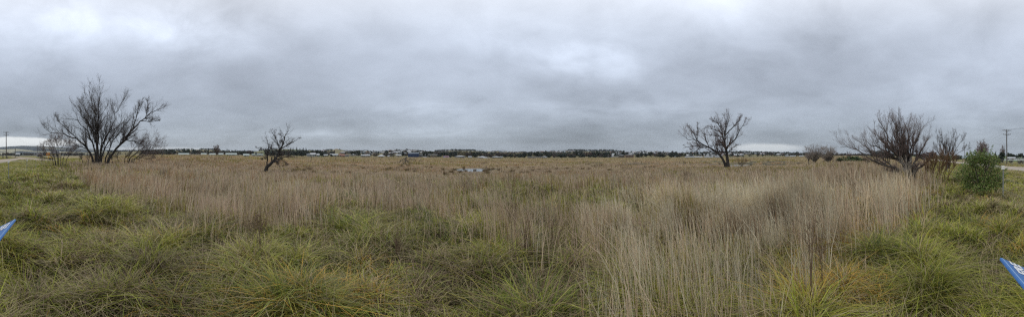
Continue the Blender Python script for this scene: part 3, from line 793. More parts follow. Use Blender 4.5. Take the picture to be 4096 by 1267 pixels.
T5 = [([(3788, 655), (3778, 620), (3760, 585), (3745, 560), (3738, 540)], .07, .015, .2), ([(3789, 655), (3782, 600), (3772, 565), (3763, 535)], .07, .015, -.3),
      ([(3790, 655), (3790, 600), (3786, 565), (3784, 534)], .07, .015, .4), ([(3792, 655), (3797, 600), (3804, 565), (3816, 532)], .07, .015, -.4),
      ([(3794, 655), (3808, 620), (3830, 585), (3846, 560), (3868, 545)], .07, .015, .1), ([(3795, 655), (3815, 625), (3845, 602), (3860, 594), (3882, 596)], .06, .012, .3),
      ([(3787, 655), (3768, 625), (3742, 600), (3728, 575)], .06, .015, -.2), ([(3792, 655), (3802, 610), (3820, 570), (3840, 536)], .06, .015, .5), ([(3789, 655), (3779, 590), (3756, 555), (3748, 528)], .06, .015, -.5)]
bare_tree('bare_tree', 'bare vase-shaped tree with straight upright stems along the roadside fence', 3791, 40, 655, T5, 107, shrink=.93, counts=(12, 5, 3), lens=(.42, .5, .5), twig_r=.007, ups=(.6, .5, .4), spread=.5, wig=.06)
# osier scrub between the willow bush and the fence
TO = [([(3700 + 14 * i + R.uniform(-5, 5), 715), (3702 + 16 * i + R.uniform(-10, 14), 670), (3706 + 19 * i + R.uniform(-14, 24), 625 + R.uniform(-12, 16) + abs(i - 3) * 5)], .022, .007, R.uniform(-1, 1)) for i in range(7)] * 2
TO = [([(p[0][0] + R.uniform(-8, 8), p[0][1]), (p[1][0] + R.uniform(-14, 14), p[1][1]), (p[2][0] + R.uniform(-22, 22), p[2][1] + R.uniform(-10, 10))], a, b, R.uniform(-1.5, 1.5)) for p, a, b, c in TO]
bare_tree('osier_shrub', 'rusty brown osier scrub between the willow bush and the green bush', 3745, 16.5, 715, TO, 108, trunk_mat='twig_osier', twig_mat='twig_osier', counts=(9, 6, 3), lens=(.42, .42, .45), twig_r=.0045, ups=(.5, .4, .3), spread=.5, wig=.08)
# pale dead sapling in front of it
TD = [([(3634, 722), (3630, 690), (3624, 664), (3628, 640), (3622, 620)], .018, .008, 0), ([(3627, 680), (3640, 660), (3646, 645)], .010, .005, .3), ([(3626, 672), (3612, 655), (3608, 640)], .010, .005, -.3), ([(3630, 690), (3618, 680), (3606, 672)], .009, .005, .2)]
bare_tree('dead_sapling', 'bleached dead sapling standing in front of the wide willow bush', 3634, 13.5, 722, TD, 109, trunk_mat='deadwood', twig_mat='deadwood', counts=(5, 3, 2), lens=(.4, .45, .5), twig_r=.005, ups=(.3, .2, .2))
# far bare trees
def dome(px, d, base, top, w, n, seed, label, r0=.15):
    q = random.Random(seed); L = []; H = base - top
    for i in range(n):
        t = (i + .5) / n * 2 - 1; t *= .96; e = math.sqrt(1 - t * t)
        L.append(([(px, base + 2), (px + t * w * .16, base - H * .20), (px + t * w * .38, base - H * (.34 + .14 * e)), (px + t * w * .5, base - H * (.46 + .48 * e))], r0 * (1.2 if abs(t) < .3 else .7), .02, q.uniform(-1.2, 1.2)))
    return bare_tree('bare_tree', label, px, d, base, L, seed, None, trunk_mat='bark_grey', counts=(12, 7, 6), lens=(.40, .55, .6), twig_r=.0085, twig_mat='twig_pale', spread=.8, ups=(.15, .12, .1))

def vase(px, d, base, top, w, n, seed, label, r0=.16, tw=.03, name='bare_tree', counts=(11, 6, 4), group=None, tm='twig_red', lens=(.50, .6, .55), spread=.65, up=.3):
    q = random.Random(seed); L = []
    for i in range(n):
        t = (i + .5) / n * 2 - 1; tp = (px + t * w * .5, top + abs(t) ** 2.2 * (base - top) * .45 + q.uniform(-.05, .05) * (base - top))
        L.append(([(px + t * w * .02, base + 2), (px + t * w * .10, base - (base - top) * .28), (px + t * w * .32 + q.uniform(-.03, .03) * w, base - (base - top) * .6), tp], r0 * (1.3 if abs(t) < .3 else .8), tw, q.uniform(-1, 1)))
    return bare_tree(name, label, px, d, base, L, seed, group, trunk_mat='bark_grey', counts=counts, lens=lens, twig_r=tw * .8, twig_mat=tm, spread=spread, ups=(up, up * .8, up * .6))
dome(3258, 92, 650, 581, 92, 12, 201, 'round-headed bare tree standing left of its twin past the creek')
dome(3314, 90, 652, 585, 76, 11, 202, 'round-headed bare tree with a thick trunk beside the bramble mound', .2)
vase(2966, 66, 668, 634, 64, 7, 208, 'brown twiggy shrub beside the base of the tall forked tree', .03, .008, name='willow_shrub', counts=(8, 5, 3), tm='twig_osier')
vase(3235, 95, 646, 614, 40, 5, 203, 'stunted bare tree crouching left of the two round-headed bare trees', .08, .014)
vase(868, 150, 621, 586, 26, 5, 204, 'thin bare tree standing alone by the white racecourse rails', .16, .04, counts=(8, 6, 4))
vase(3928, 62, 650, 574, 46, 6, 205, 'bare crown rising behind the leafy green bush', .14, .02)
vase(4012, 110, 640, 592, 30, 6, 206, 'thin upright bare stems behind the dark cypress near the road', .06, .03, counts=(6, 4, 3), spread=.4, up=.7)
vase(3395, 150, 640, 612, 30, 4, 207, 'faint bare tree on the flat behind the bramble mound', .10, .04, counts=(7, 5, 3))
# fallen broken tree
FT = [([(1628, 628), (1620, 632), (1612, 638), (1603, 644), (1596, 650)], .20, .06, .3), ([(1618, 626), (1617, 634), (1614, 642), (1612, 650)], .12, .04, -.6),
      ([(1616, 625), (1624, 634), (1632, 642), (1637, 648)], .16, .04, .2), ([(1618, 626), (1630, 630), (1643, 635), (1652, 640), (1660, 648)], .12, .03, -.2),
      ([(1615, 628), (1606, 634), (1600, 640), (1596, 644), (1588, 650)], .12, .03, .7), ([(1616, 624), (1626, 640), (1628, 650)], .10, .03, -.8), ([(1640, 636), (1650, 634), (1662, 640)], .08, .03, .3), ([(1617, 610), (1617, 622), (1616, 636), (1620, 650)], .16, .14, .1)]
bare_tree('fallen_tree', 'collapsed dead tree heap with grey limbs splayed on the wetland grass', 1620, 62, 650, FT, 110, trunk_mat='deadgrey', twig_mat='deadgrey', counts=(5, 3, 2), lens=(.5, .4, .4), rscale=.5, twig_r=.010, ups=(-.1, 0, 0), flare=1.0)

# ------------------------------------------------------------------ leafy trees
def leaf_cloud(lobes, n, size, cols, g, squash=.8, fill=.55):
    """small leaf faces spread through several ellipsoids; lobes (x,y,z,rx,ry,rz)"""
    lobes = np.asarray(lobes, float); vol = lobes[:, 3] * lobes[:, 4] * lobes[:, 5]
    k = g.choice(len(lobes), n, p=vol / vol.sum()); d = g.normal(0, 1, (n, 3)); d /= np.linalg.norm(d, axis=1, keepdims=True)
    rad = g.random(n) ** (1 / 3 * fill + .0) * g.uniform(.75, 1.12, n)
    c = lobes[k, :3] + d * lobes[k, 3:6] * rad[:, None]
    a = g.normal(0, 1, (n, 3)); a /= np.linalg.norm(a, axis=1, keepdims=True); b = np.cross(a, g.normal(0, 1, (n, 3))); b /= np.linalg.norm(b, axis=1, keepdims=True) + 1e-9
    s = size * g.uniform(.6, 1.4, n)[:, None]
    V = np.stack([c - a * s, c - b * s * .6, c + a * s, c + b * s * .6], 1)
    lobc = g.uniform(.75, 1.3, len(lobes)); ci = g.choice(len(cols), n)
    col = np.asarray(cols)[ci] * (lobc[k] * g.uniform(.75, 1.25, n))[:, None]
    F = np.arange(n * 4).reshape(-1, 4)
    return V.reshape(-1, 3), F, np.repeat(col, 4, 0)

EV = [(.020, .034, .024), (.028, .042, .024), (.018, .028, .022)]
GU = [(.050, .062, .038), (.040, .055, .034), (.062, .070, .045)]
BR = [(.085, .066, .055), (.070, .058, .050), (.10, .075, .058)]
RB = [(.105, .062, .052), (.085, .058, .052)]
YE = [(.165, .135, .060), (.135, .115, .060), (.11, .095, .055)]
GR = [(.05, .085, .026), (.065, .10, .03), (.04, .065, .022)]
PROTO = {}
def proto(kind, i):
    key = (kind, i)
    if key in PROTO: return PROTO[key]
    g = np.random.default_rng(hash(kind) % 1 + 500 + i * 13 + ord(kind[0]))
    lobes = []; n = 760; size = .055; cols = {'e': EV, 'p': EV, 'g': GU, 'b': BR, 'r': RB, 'y': YE, 'd': EV, 's': GR, 'h': EV}[kind]
    if kind in 'ebryd':
        lobes.append((0, 0, .55, .36, .36, .36))
        for _ in range(9):
            a = g.uniform(0, 6.28); q = g.uniform(.18, .34); z = g.uniform(.28, .84); lobes.append((q * math.cos(a), q * math.sin(a), z, *(g.uniform(.13, .22, 3))))
        size = .05
    elif kind == 'h':
        for _ in range(10): lobes.append((g.uniform(-.35, .35), g.uniform(-.2, .2), g.uniform(.2, .85), .2, .2, .16))
    elif kind == 's':
        for _ in range(12):
            a = g.uniform(0, 6.28); q = g.uniform(0, .4); lobes.append((q * math.cos(a), q * math.sin(a), g.uniform(.15, .6), .2, .2, .25))
    elif kind == 'p':
        for j in range(9):
            z = .2 + .09 * j; w = (1 - j / 9.5) * .34 + .05
            for _ in range(3):
                a = g.uniform(0, 6.28); lobes.append((w * .5 * math.cos(a), w * .5 * math.sin(a), z, w * .62, w * .62, .06))
        size = .04
    elif kind == 'g':
        for _ in range(9):
            a = g.uniform(0, 6.28); q = g.uniform(.1, .34); z = g.uniform(.4, .88); lobes.append((q * math.cos(a), q * math.sin(a), z, *(g.uniform(.10, .19, 3))))
        n = 640
    v, f, c = leaf_cloud(lobes, n if kind not in 'br' else 900, size if kind not in 'br' else .042, cols, g)
    v[:, 2] = np.maximum(v[:, 2], .01)
    zt = v[:, 2].max(); v[:, 2] /= zt; v[:, :2] *= .5 / np.abs(v[:, 0]).max()
    cm = np_mesh('crown', v, f, M['leaf'], c)
    P = [np.array([[0, 0, -.06], [.006, .004, .2], [-.004, .01, .45], [0, 0, .75]])]; Rr = [np.array([.026, .022, .016, .006])]
    for _ in range(5):
        a = g.uniform(0, 6.28); z = g.uniform(.18, .45); q = g.uniform(.15, .3)
        P.append(np.array([[0, 0, z], [q * .4 * math.cos(a), q * .4 * math.sin(a), z + .12], [q * .8 * math.cos(a), q * .8 * math.sin(a), z + .24], [q * math.cos(a), q * math.sin(a), z + .36]])); Rr.append(np.array([.012, .009, .007, .003]))
    v, f = tubes(np.array(P), np.array(Rr), 5)
    tm = np_mesh('trunk', v, f, M['bark_grey'], smooth=True)
    PROTO[key] = (cm, tm); return PROTO[key]

KNAME = {'e': 'evergreen_tree', 'p': 'pine_tree', 'g': 'gum_tree', 'b': 'winter_tree', 'r': 'winter_tree', 'y': 'willow_tree', 'd': 'evergreen_tree', 's': 'shrub', 'h': 'hedge_tree'}
KDESC = {'e': 'dark rounded evergreen tree', 'p': 'dark pine tree', 'g': 'grey-green gum tree', 'b': 'brown leafless winter tree', 'r': 'reddish-brown leafless tree', 'y': 'yellowish willow tree', 'd': 'dark evergreen tree', 's': 'green shrub', 'h': 'dense blue-green hedge tree'}
def landmark(px):
    for lim, s in ((330, 'on the plain left of the huge willow'), (700, 'just right of the huge willow'), (960, 'behind the white racecourse rails'), (1060, 'near the pale judging tower'), (1250, 'behind the small leaning tree'), (1420, 'around the green playing field'),
                   (1500, 'by the cream cottage'), (1580, 'around the hip-roofed cottage'), (1700, 'beside the navy shed'), (1800, 'behind the open pavilion'), (1850, 'left of the long pale house'), (1905, 'behind the long pale house'), (1965, 'behind the verandah house'), (2010, 'behind the sage-green house'),
                   (2100, 'right of the sage-green house'), (2180, 'behind the long motel building'), (2260, 'right of the white gabled shed'), (2345, 'in the middle of the tree belt'), (2450, 'left of the brick flats'), (2550, 'around the brick flats'), (2680, 'right of the brick flats'), (2800, 'below the long pale sheds'), (2960, 'behind the tall forked tree'), (3250, 'right of the tall forked tree'), (3480, 'behind the bramble mound'), (3700, 'behind the wide willow bush'), (3960, 'behind the leafy green bush'), (9999, 'behind the parked white utes')):
        if px < lim: return s
seen_desc = {}
def far_tree(px, r, top, wpx, kind, where=None, shift=0, group=None, label=None, size_word=True):
    b = at(px, r); h = max(z_row(top, r) - b.z, 1.2); w = wpx / K * r
    cm, tm = proto(kind, R.randrange(5))
    root = empty(KNAME[kind], (b.x, b.y, b.z - .05), R.uniform(0, 6.28))
    root.scale = (w * 1.1, w * 1.1, h)
    where = where or landmark(px)
    sz = ('tall ' if (628 - top) > 24 else 'small ' if wpx < 15 else 'broad ' if wpx > 28 else '') if size_word else ''
    lab = label or f'{sz}{KDESC[kind]} {where}'
    tag(root, lab, 'tree' if kind != 's' else 'shrub', group or f'{KDESC[kind]}s {where}')
    link('crown', cm, root); link('trunk', tm, root)
    return root

belt = [(600, 606, 34, 'b'), (640, 606, 36, 'b'), (680, 608, 30, 'b'), (716, 608, 26, 'b'), (730, 606, 20, 'p'), (800, 605, 26, 'b'), (845, 604, 16, 'b'), (884, 604, 30, 'b'), (905, 609, 24, 'b'), (950, 609, 20, 'b'), (968, 608, 19, 'e'),
 (997, 600, 30, 'b'), (1012, 602, 9, 'e'), (1040, 609, 24, 'b'), (1070, 606, 22, 'b'), (1085, 604, 16, 'p'), (1098, 602, 18, 'p'), (1112, 602, 18, 'p'), (1128, 603, 22, 'b'), (1148, 601, 26, 'r'), (1162, 590, 11, 'p'), (1173, 588, 13, 'p'), (1187, 587, 15, 'p'), (1200, 590, 12, 'p'), (1213, 588, 15, 'p'), (1223, 590, 16, 'p'), (1233, 597, 13, 'p'),
 (1155, 606, 26, 'e'), (1180, 605, 28, 'e'), (1205, 606, 28, 'e'), (1228, 606, 22, 'g'), (1250, 596, 16, 'e'), (1268, 597, 17, 'e'), (1285, 601, 14, 'e'), (1300, 602, 14, 'e'), (1326, 616, 14, 'e'), (1345, 616, 16, 'e'),
 (1408, 602, 14, 'g'), (1420, 600, 16, 'g'), (1434, 601, 16, 'g'), (1452, 609, 13, 'e'), (1478, 610, 14, 'e'), (1500, 611, 22, 'b'), (1545, 612, 24, 'b'), (1560, 620, 18, 'b'), (1572, 622, 16, 'b'), (1612, 606, 14, 'e'), (1620, 612, 26, 'b'),
 (1694, 607, 16, 'g'), (1710, 604, 22, 'g'), (1725, 603, 22, 'g'), (1748, 604, 30, 'b'), (1765, 608, 14, 'e'), (1776, 608, 14, 'e'), (1788, 607, 16, 'e'), (1801, 607, 18, 'e'), (1814, 607, 18, 'e'), (1822, 603, 16, 'e'), (1840, 602, 22, 'y'), (1846, 610, 30, 'y'), (1862, 602, 26, 'y'), (1872, 609, 28, 'b'), (1888, 608, 24, 'b'), (1897, 605, 22, 'e'), (1912, 606, 20, 'g'), (1926, 612, 24, 'b'), (1946, 612, 28, 'b'),
 (1968, 601, 16, 'p'), (1965, 612, 20, 'e'), (1990, 607, 26, 'b'), (2006, 610, 26, 'b'), (2022, 609, 20, 'r'), (2042, 611, 34, 'y'), (2030, 614, 22, 'b'), (2066, 612, 26, 'e'), (2088, 613, 20, 'e'),
 (2098, 607, 24, 'e'), (2118, 606, 26, 'e'), (2140, 607, 24, 'g'), (2150, 604, 20, 'e'), (2160, 614, 36, 'e'), (2185, 605, 24, 'e'), (2186, 604, 16, 'y'), (2200, 608, 18, 'g'), (2195, 617, 18, 'e'), (2215, 612, 22, 'b'), (2228, 618, 22, 'b'), (2245, 615, 46, 'd'), (2275, 612, 22, 'b'), (2290, 612, 30, 'b'), (2300, 601, 24, 'g'), (2313, 602, 20, 'g'), (2326, 604, 22, 'g'), (2338, 610, 20, 'b'), (2354, 608, 40, 'r'), (2376, 606, 28, 'e'), (2395, 608, 20, 'e'), (2406, 612, 24, 'b'), (2421, 608, 24, 'e'), (2440, 615, 15, 'e'),
 (2497, 600, 12, 'g'), (2490, 610, 22, 'e'), (2508, 606, 12, 'e'), (2550, 612, 22, 'h'), (2564, 611, 24, 'h'), (2568, 603, 12, 'e'), (2583, 611, 18, 'e'), (2600, 606, 22, 'g'), (2622, 612, 22, 'b'), (2640, 614, 34, 'd'), (2656, 618, 20, 'e'), (2682, 609, 26, 'e'), (2702, 605, 26, 'e'), (2700, 618, 40, 'd'), (2722, 608, 20, 'b'), (2736, 610, 18, 'g'), (2765, 609, 20, 'e')]
def belt_r(px): return np.interp(px, [600, 960, 1240, 1450, 1700, 1900, 2400, 2760], [330, 330, 345, 380, 400, 372, 360, 372])
for px, top, w, k in belt:
    r = float(belt_r(px)) + (30 if top < 605 else 0) + R.uniform(-6, 16) + (14 if k in 'by' else 0)
    far_tree(px, r, top, w, k)
# low fill of bushes at the foot of the belt
for px in range(1740, 2460, 20):
    if not any(a < px < b for a, b in ((1816, 1862), (1905, 1956), (1966, 2004), (2108, 2184), (1708, 1760))):
        far_tree(px + R.uniform(-6, 6), float(belt_r(px)) + R.uniform(-14, -4), 618 + R.uniform(-3, 4), R.uniform(15, 26), R.choice('eebde'), label=None)
# town trees on the slope
for i in range(150):
    px = R.choice([R.uniform(1280, 1700), R.uniform(2040, 3230), R.uniform(2440, 3230), R.uniform(2740, 3230)])
    r = R.uniform(460, 1100); b = at(px, r)
    top = HY - (b.z + R.uniform(5, 10) - HC) / r * K
    far_tree(px, r, top, R.uniform(7, 16) * 600 / r, R.choice('eeegbrp'), 'among the hillside houses ' + landmark(px), size_word=False)
# crest trees
for px, w, k, t in [(1358, 7, 'e', 594), (1623, 6, 'e', 597), (1636, 6, 'g', 596), (1643, 5, 'g', 598), (1649, 6, 'g', 597), (1659, 7, 'g', 600), (1666, 6, 'g', 601), (1673, 9, 'e', 598.5), (1681, 6, 'e', 602), (1691, 9, 'e', 601), (1703, 5, 'e', 601),
                    (1904, 6, 'g', 600), (1910, 6, 'e', 600), (1917, 7, 'g', 600), (1927, 7, 'g', 599.5), (1936, 5, 'e', 602), (1946, 7, 'e', 601), (1992, 6, 'e', 600.5), (2000, 5, 'e', 601), (2008, 7, 'e', 600.5), (2014, 7, 'e', 600.5), (2020, 6, 'e', 601), (2027, 6, 'e', 602), (2140, 10, 'e', 603.5), (2160, 7, 'e', 603.5), (2495, 8, 'e', 601), (2525, 7, 'e', 604), (2567, 10, 'e', 603), (2638, 6, 'e', 609), (2965, 10, 'e', 610), (2983, 12, 'e', 609), (3000, 12, 'e', 609), (3020, 11, 'e', 608), (3031, 8, 'e', 607), (3043, 12, 'g', 606), (3058, 12, 'e', 611), (3080, 8, 'e', 610), (3095, 12, 'e', 613)]:
    far_tree(px, 1190, t, w, k, 'on the bare ridge ' + landmark(px), group='trees dotted along the ridge')
# right-hand side trees
for px, r, top, w, k, lab in [(3405, 100, 622, 110, 's', 'wide green bramble mound behind the two round-headed bare trees'), (3362, 95, 630, 50, 's', 'smaller green bramble mound beside the thick-trunked bare tree'), (3450, 96, 632, 54, 's', 'low bramble mound at the right end of the thicket'),
    (3516, 150, 598, 80, 'd', 'wide dome-headed dark tree behind the wide willow bush'), (3550, 140, 608, 50, 'd', 'lower dark tree beside the dome-headed tree'), (3720, 95, 602, 74, 'r', 'rusty dome-shaped tree behind the osier scrub'), (3690, 110, 612, 50, 'b', 'low brown thicket left of the rusty dome-shaped tree'), (3768, 120, 606, 30, 'p', 'dark conifer between the rusty dome tree and the vase-shaped tree'), (3826, 120, 618, 34, 'b', 'brown scrub right of the vase-shaped bare tree'), (3850, 115, 622, 24, 'g', 'grey-green shrubbery in front of the cream house'),
    (3983, 95, 602, 20, 'p', 'dark layered conifer right of the leafy green bush'), (4007, 88, 606, 36, 'e', 'dense dark cypress tree left of the power pole'), (4003, 86, 622, 30, 'd', 'dark shrub at the foot of the cypress'), (3972, 80, 618, 24, 'b', 'brown shrub behind the leafy green bush')]:
    far_tree(px, r, top, w, k, label=lab)
for px, top, w in [(4034, 609, 16), (4046, 612, 18), (4056, 615, 16), (4066, 616, 14), (4078, 612, 16), (4084, 611, 18), (4094, 618, 16), (4106, 614, 18), (4122, 610, 20)]:
    far_tree(px, 300, top, w, 'g' if top < 613 else 'e', 'in the row behind the white trailer')
for px in range(3120, 3260, 12):
    far_tree(px + R.uniform(-4, 4), R.uniform(420, 800), R.uniform(612, 617), R.uniform(10, 18), R.choice('eebg'))
for px in range(3330, 3680, 22):
    far_tree(px + R.uniform(-5, 5), R.uniform(340, 500), R.uniform(612, 617), R.uniform(20, 34), R.choice('ebbe'))
for px in range(20, 330, 22):
    far_tree(px + R.uniform(-6, 6), R.uniform(340, 700), R.uniform(608, 612), R.uniform(16, 34), R.choice('bbe'))

# dark woods along the far ridge on the left and centre: a mass nobody could count
def woods():
    Vs = []; Fs = []; Cs = []; o = 0; g = np.random.default_rng(77)
    segs = [(430, 770, 1100, 1190, 230, 4.5, 9), (620, 700, 900, 1000, 60, 5, 9), (800, 880, 1120, 1190, 70, 4.5, 9), (880, 1030, 1900, 2100, 120, 4, 9), (930, 1010, 900, 1150, 30, 5, 9), (1035, 1100, 1100, 1190, 40, 4, 9),
            (1740, 1905, 1120, 1195, 170, 5, 9), (2270, 2490, 1120, 1195, 190, 6, 11), (2180, 2300, 1150, 1195, 50, 4, 8), (2860, 3260, 1000, 1190, 300, 5, 10), (2760, 2900, 1050, 1190, 90, 4, 9), (-20, 330, 800, 1400, 260, 4, 10), (3260, 3700, 600, 900, 200, 4, 8), (1290, 1330, 1050, 1150, 24, 5, 8), (1380, 1720, 440, 1000, 230, 3, 7), (1690, 1860, 430, 800, 130, 4, 8), (1860, 2480, 425, 700, 300, 4, 9), (2040, 2300, 760, 1120, 90, 3, 5), (2440, 2760, 440, 1000, 200, 3, 7), (2740, 3240, 430, 1000, 380, 3, 7), (560, 1000, 335, 620, 260, 4, 9), (1060, 1330, 360, 700, 160, 5, 10)]
    for a, b, r0, r1, n, h0, h1 in segs:
        for _ in range(n):
            px = g.uniform(a, b); r = g.uniform(r0, r1); q = at(px, r); h = g.uniform(h0, h1); w = h * g.uniform(.7, 1.1)
            L = [(q.x + g.uniform(-.3, .3) * w, q.y + g.uniform(-.3, .3) * w, q.z + h * t, w * .4, w * .4, h * .28) for t in (.35, .55, .75)]
            v, f, c = leaf_cloud(L, 26, h * .16, EV if g.random() < .8 else BR, g); Vs.append(v); Fs.append(f + o); Cs.append(c); o += len(v)
    ob = link('far_woods', np_mesh('far_woods', np.concatenate(Vs), np.concatenate(Fs), M['leaf'], np.concatenate(Cs)))
    tag(ob, 'dark woods massed along the far ridges', 'woods', None, 'stuff')
woods()

# the leafy green bush by the fence
def leafy_bush():
    d = 11.2; b = at(3925, d); g = np.random.default_rng(55)
    root = empty('green_bush', b, -(3925 - PX0) / K)
    tag(root, 'dense leafy green bush taller than the fence post beside it', 'bush')
    lobes = []
    for px, row, w, h in [(3925, 720, 80, 70), (3890, 735, 60, 60), (3960, 730, 65, 60), (3870, 700, 45, 45), (3985, 710, 36, 50), (3925, 670, 60, 55), (3900, 655, 40, 45), (3950, 655, 45, 45), (3905, 634, 44, 34), (3948, 636, 44, 34), (3890, 646, 38, 34), (3875, 665, 34, 34), (3846, 700, 40, 50), (4002, 705, 36, 46), (3860, 680, 36, 40), (3990, 670, 34, 40), (3930, 640, 48, 36), (3880, 640, 40, 40), (3975, 648, 42, 40), (3975, 680, 36, 36), (3865, 750, 40, 40), (3990, 750, 36, 36), (3930, 760, 80, 40)]:
        lobes.append(((px - 3925) / K * d, g.uniform(-.3, .3), z_row(row - 8, d) - b.z, w / K * d * .80, w / K * d * .80, h / K * d * .70))
    v, f, c = leaf_cloud(lobes, 11500, .030, [(.11, .18, .042), (.14, .21, .055), (.09, .15, .038), (.20, .25, .08), (.20, .18, .09)], g, fill=.8)
    sp = []                                       # leafy shoots sticking out
    for px0, r0, px1, r1 in [(3905, 640, 3900, 600), (3920, 640, 3918, 602), (3950, 640, 3970, 584), (3880, 660, 3868, 610), (3990, 700, 4030, 672), (3990, 720, 4034, 690), (3890, 640, 3880, 598), (4000, 740, 4036, 720), (3935, 630, 3938, 596)]:
        for t in np.linspace(0, 1, 12):
            sp.append((((px0 + (px1 - px0) * t) - 3925) / K * d, 0, z_row(r0 + (r1 - r0) * t, d) - b.z, .05, .05, .05))
    v2, f2, c2 = leaf_cloud(sp, 1300, .020, [(.21, .28, .10), (.15, .21, .075)], g)
    link('foliage', np_mesh('foliage', np.concatenate([v, v2]), np.concatenate([f, f2 + len(v)]), M['leaf'], np.concatenate([c, c2])), root)
    P = []; Rr = []
    for i in range(26):
        a = g.uniform(0, 6.28); q = g.uniform(.2, .95); zt = g.uniform(.8, 1.75)
        P.append(np.array([[.15 * q * math.cos(a), .15 * q * math.sin(a), -.05], [.4 * q * math.cos(a), .3 * q * math.sin(a), zt * .4], [.75 * q * math.cos(a), .5 * q * math.sin(a), zt * .75], [q * math.cos(a), .6 * q * math.sin(a), zt]])); Rr.append(np.array([.022, .016, .010, .005]))
    v, f = tubes(np.array(P), np.array(Rr), 5); link('stems', np_mesh('stems', v, f, M['bark_grey']), root)
leafy_bush()

# ------------------------------------------------------------------ seed-headed weeds and dark sedge clumps
M['rush'] = mat('dead_rush', (.21, .155, .085), .9, spec=.1)
M['weed'] = mat('dead_weed', (.19, .135, .09), .9, spec=.1)
def weed(px, r, h, n, label, heads=True, name='thistle_plant', width=.5, seed=1, m='weed'):
    g = np.random.default_rng(seed); b = at(px, r); root = empty(name, b); tag(root, label, 'plant')
    P = []; Rr = []; tips = []
    for i in range(n):
        a = g.uniform(0, 6.28); q = g.uniform(0, width) * h; hh = h * g.uniform(.7, 1.05); bx = g.normal(0, .05 * width * 2, 2)
        p = np.array([[bx[0], bx[1], 0], [bx[0] + .2 * q * math.cos(a), bx[1] + .2 * q * math.sin(a), hh * .4], [bx[0] + .55 * q * math.cos(a), bx[1] + .55 * q * math.sin(a), hh * .75], [bx[0] + q * math.cos(a), bx[1] + q * math.sin(a), hh]])
        P.append(p); Rr.append(np.array([.0045, .004, .003, .002]) * max(1, r / 9)); tips.append(p[-1])
        if heads:
            for _ in range(4):
                t = g.uniform(.45, .9); s = p[1] * (1 - t) + p[3] * t; e = s + np.array([g.normal(0, .10), g.normal(0, .10), g.uniform(.05, .16)]) * h
                P.append(np.array([s, s * .6 + e * .4, s * .3 + e * .7, e])); Rr.append(np.array([.003, .0025, .002, .0015]) * max(1, r / 9)); tips.append(e)
    v, f = tubes(np.array(P), np.array(Rr), 4); link('stems', np_mesh('stems', v, f, M[m]), root)
    if heads:
        mb = MB()
        for t in tips: mb.ball(t, (.013 if name == 'thistle_plant' else .007) * max(1, r / 9) * float(g.uniform(.6, 1.2)), 6, 4)
        mb.build('seed_heads', M[m], root)
weed(1045, 4.2, .62, 9, 'brown branching thistle with round seed heads in the green foreground grass', seed=1)
weed(1592, 4.3, .52, 20, 'dark brown sedge clump rising from the foreground grass', False, 'sedge_clump', .22, 2)
weed(2060, 5.0, .95, 6, 'tall thin dead weed standing at the edge of the reeds', True, 'dead_weed', .18, 3)
weed(2058, 3.9, .45, 4, 'short blackened stalks below the tall thin dead weed', False, 'dead_weed', .15, 4)
weed(2105, 4.3, .50, 14, 'reddish-brown dock clump right of the blackened stalks', False, 'dock_plant', .35, 5)
weed(2215, 4.8, .65, 9, 'bushy grey-brown dead weed among the pale reeds', True, 'dead_weed', .3, 6)
weed(3245, 2.8, 1.05, 5, 'tall dark dock stalks in the right foreground reeds', True, 'dock_plant', .10, 7)
weed(3290, 3.0, 1.0, 4, 'dark dock stalks just right of the tallest dock', True, 'dock_plant', .10, 8)
weed(3415, 9.5, .9, 9, 'dark twiggy weed in front of the wide willow bush', True, 'dead_weed', .4, 9)
weed(150, 16, .5, 8, 'dark seed-headed weed beside the fence posts', True, 'dead_weed', .5, 10)
weed(1860, 9.5, 1.0, 7, 'thin seed-headed weed in the middle of the reeds', True, 'dead_weed', .3, 11)
weed(2040, 9.0, 1.15, 8, 'tallest seed-headed weed near the centre of the reeds', True, 'dead_weed', .3, 12)
weed(2735, 17, 1.0, 9, 'dark weed cluster in the reeds before the tall forked tree', True, 'dead_weed', .4, 13)
for i in range(51):
    px = R.uniform(1100, 2650); r = R.uniform(36, 66)
    if i >= 46: px = R.uniform(1795, 1985); r = R.uniform(48, 58)
    b = at(px, r)
    if i < 46 and bool(bare_mask(np.array([b.x]), np.array([b.y]), np.array([r]), np.array([px]))[0]) and not (1780 < px < 2010): continue
    if i == 0 or True:
        g = np.random.default_rng(900 + i); n = 46
        x = g.normal(0, .15, n); y = g.normal(0, .15, n); P = np.zeros((n, 3, 3)); P[:, :, 0] = x[:, None] * np.array([1, 1.3, 1.8]); P[:, :, 1] = y[:, None] * np.array([1, 1.3, 1.8]); hh = g.uniform(.25, .55, n); P[:, :, 2] = hh[:, None] * np.array([-.1, .55, 1])
        v, f = tubes(P, np.tile(np.array([.030, .022, .010]), (n, 1)), 3)
        o = link('rush_tussock', np_mesh('rush_tussock', v, f, M['rush'])); o.location = b
        where = 'around the wetland pond' if 1700 < px < 2100 else 'left of the wetland pond' if px <= 1700 else 'right of the wetland pond'
        tag(o, f'dark brown rush tussock on the wetland {where}', 'rush', f'rush tussocks {where}')

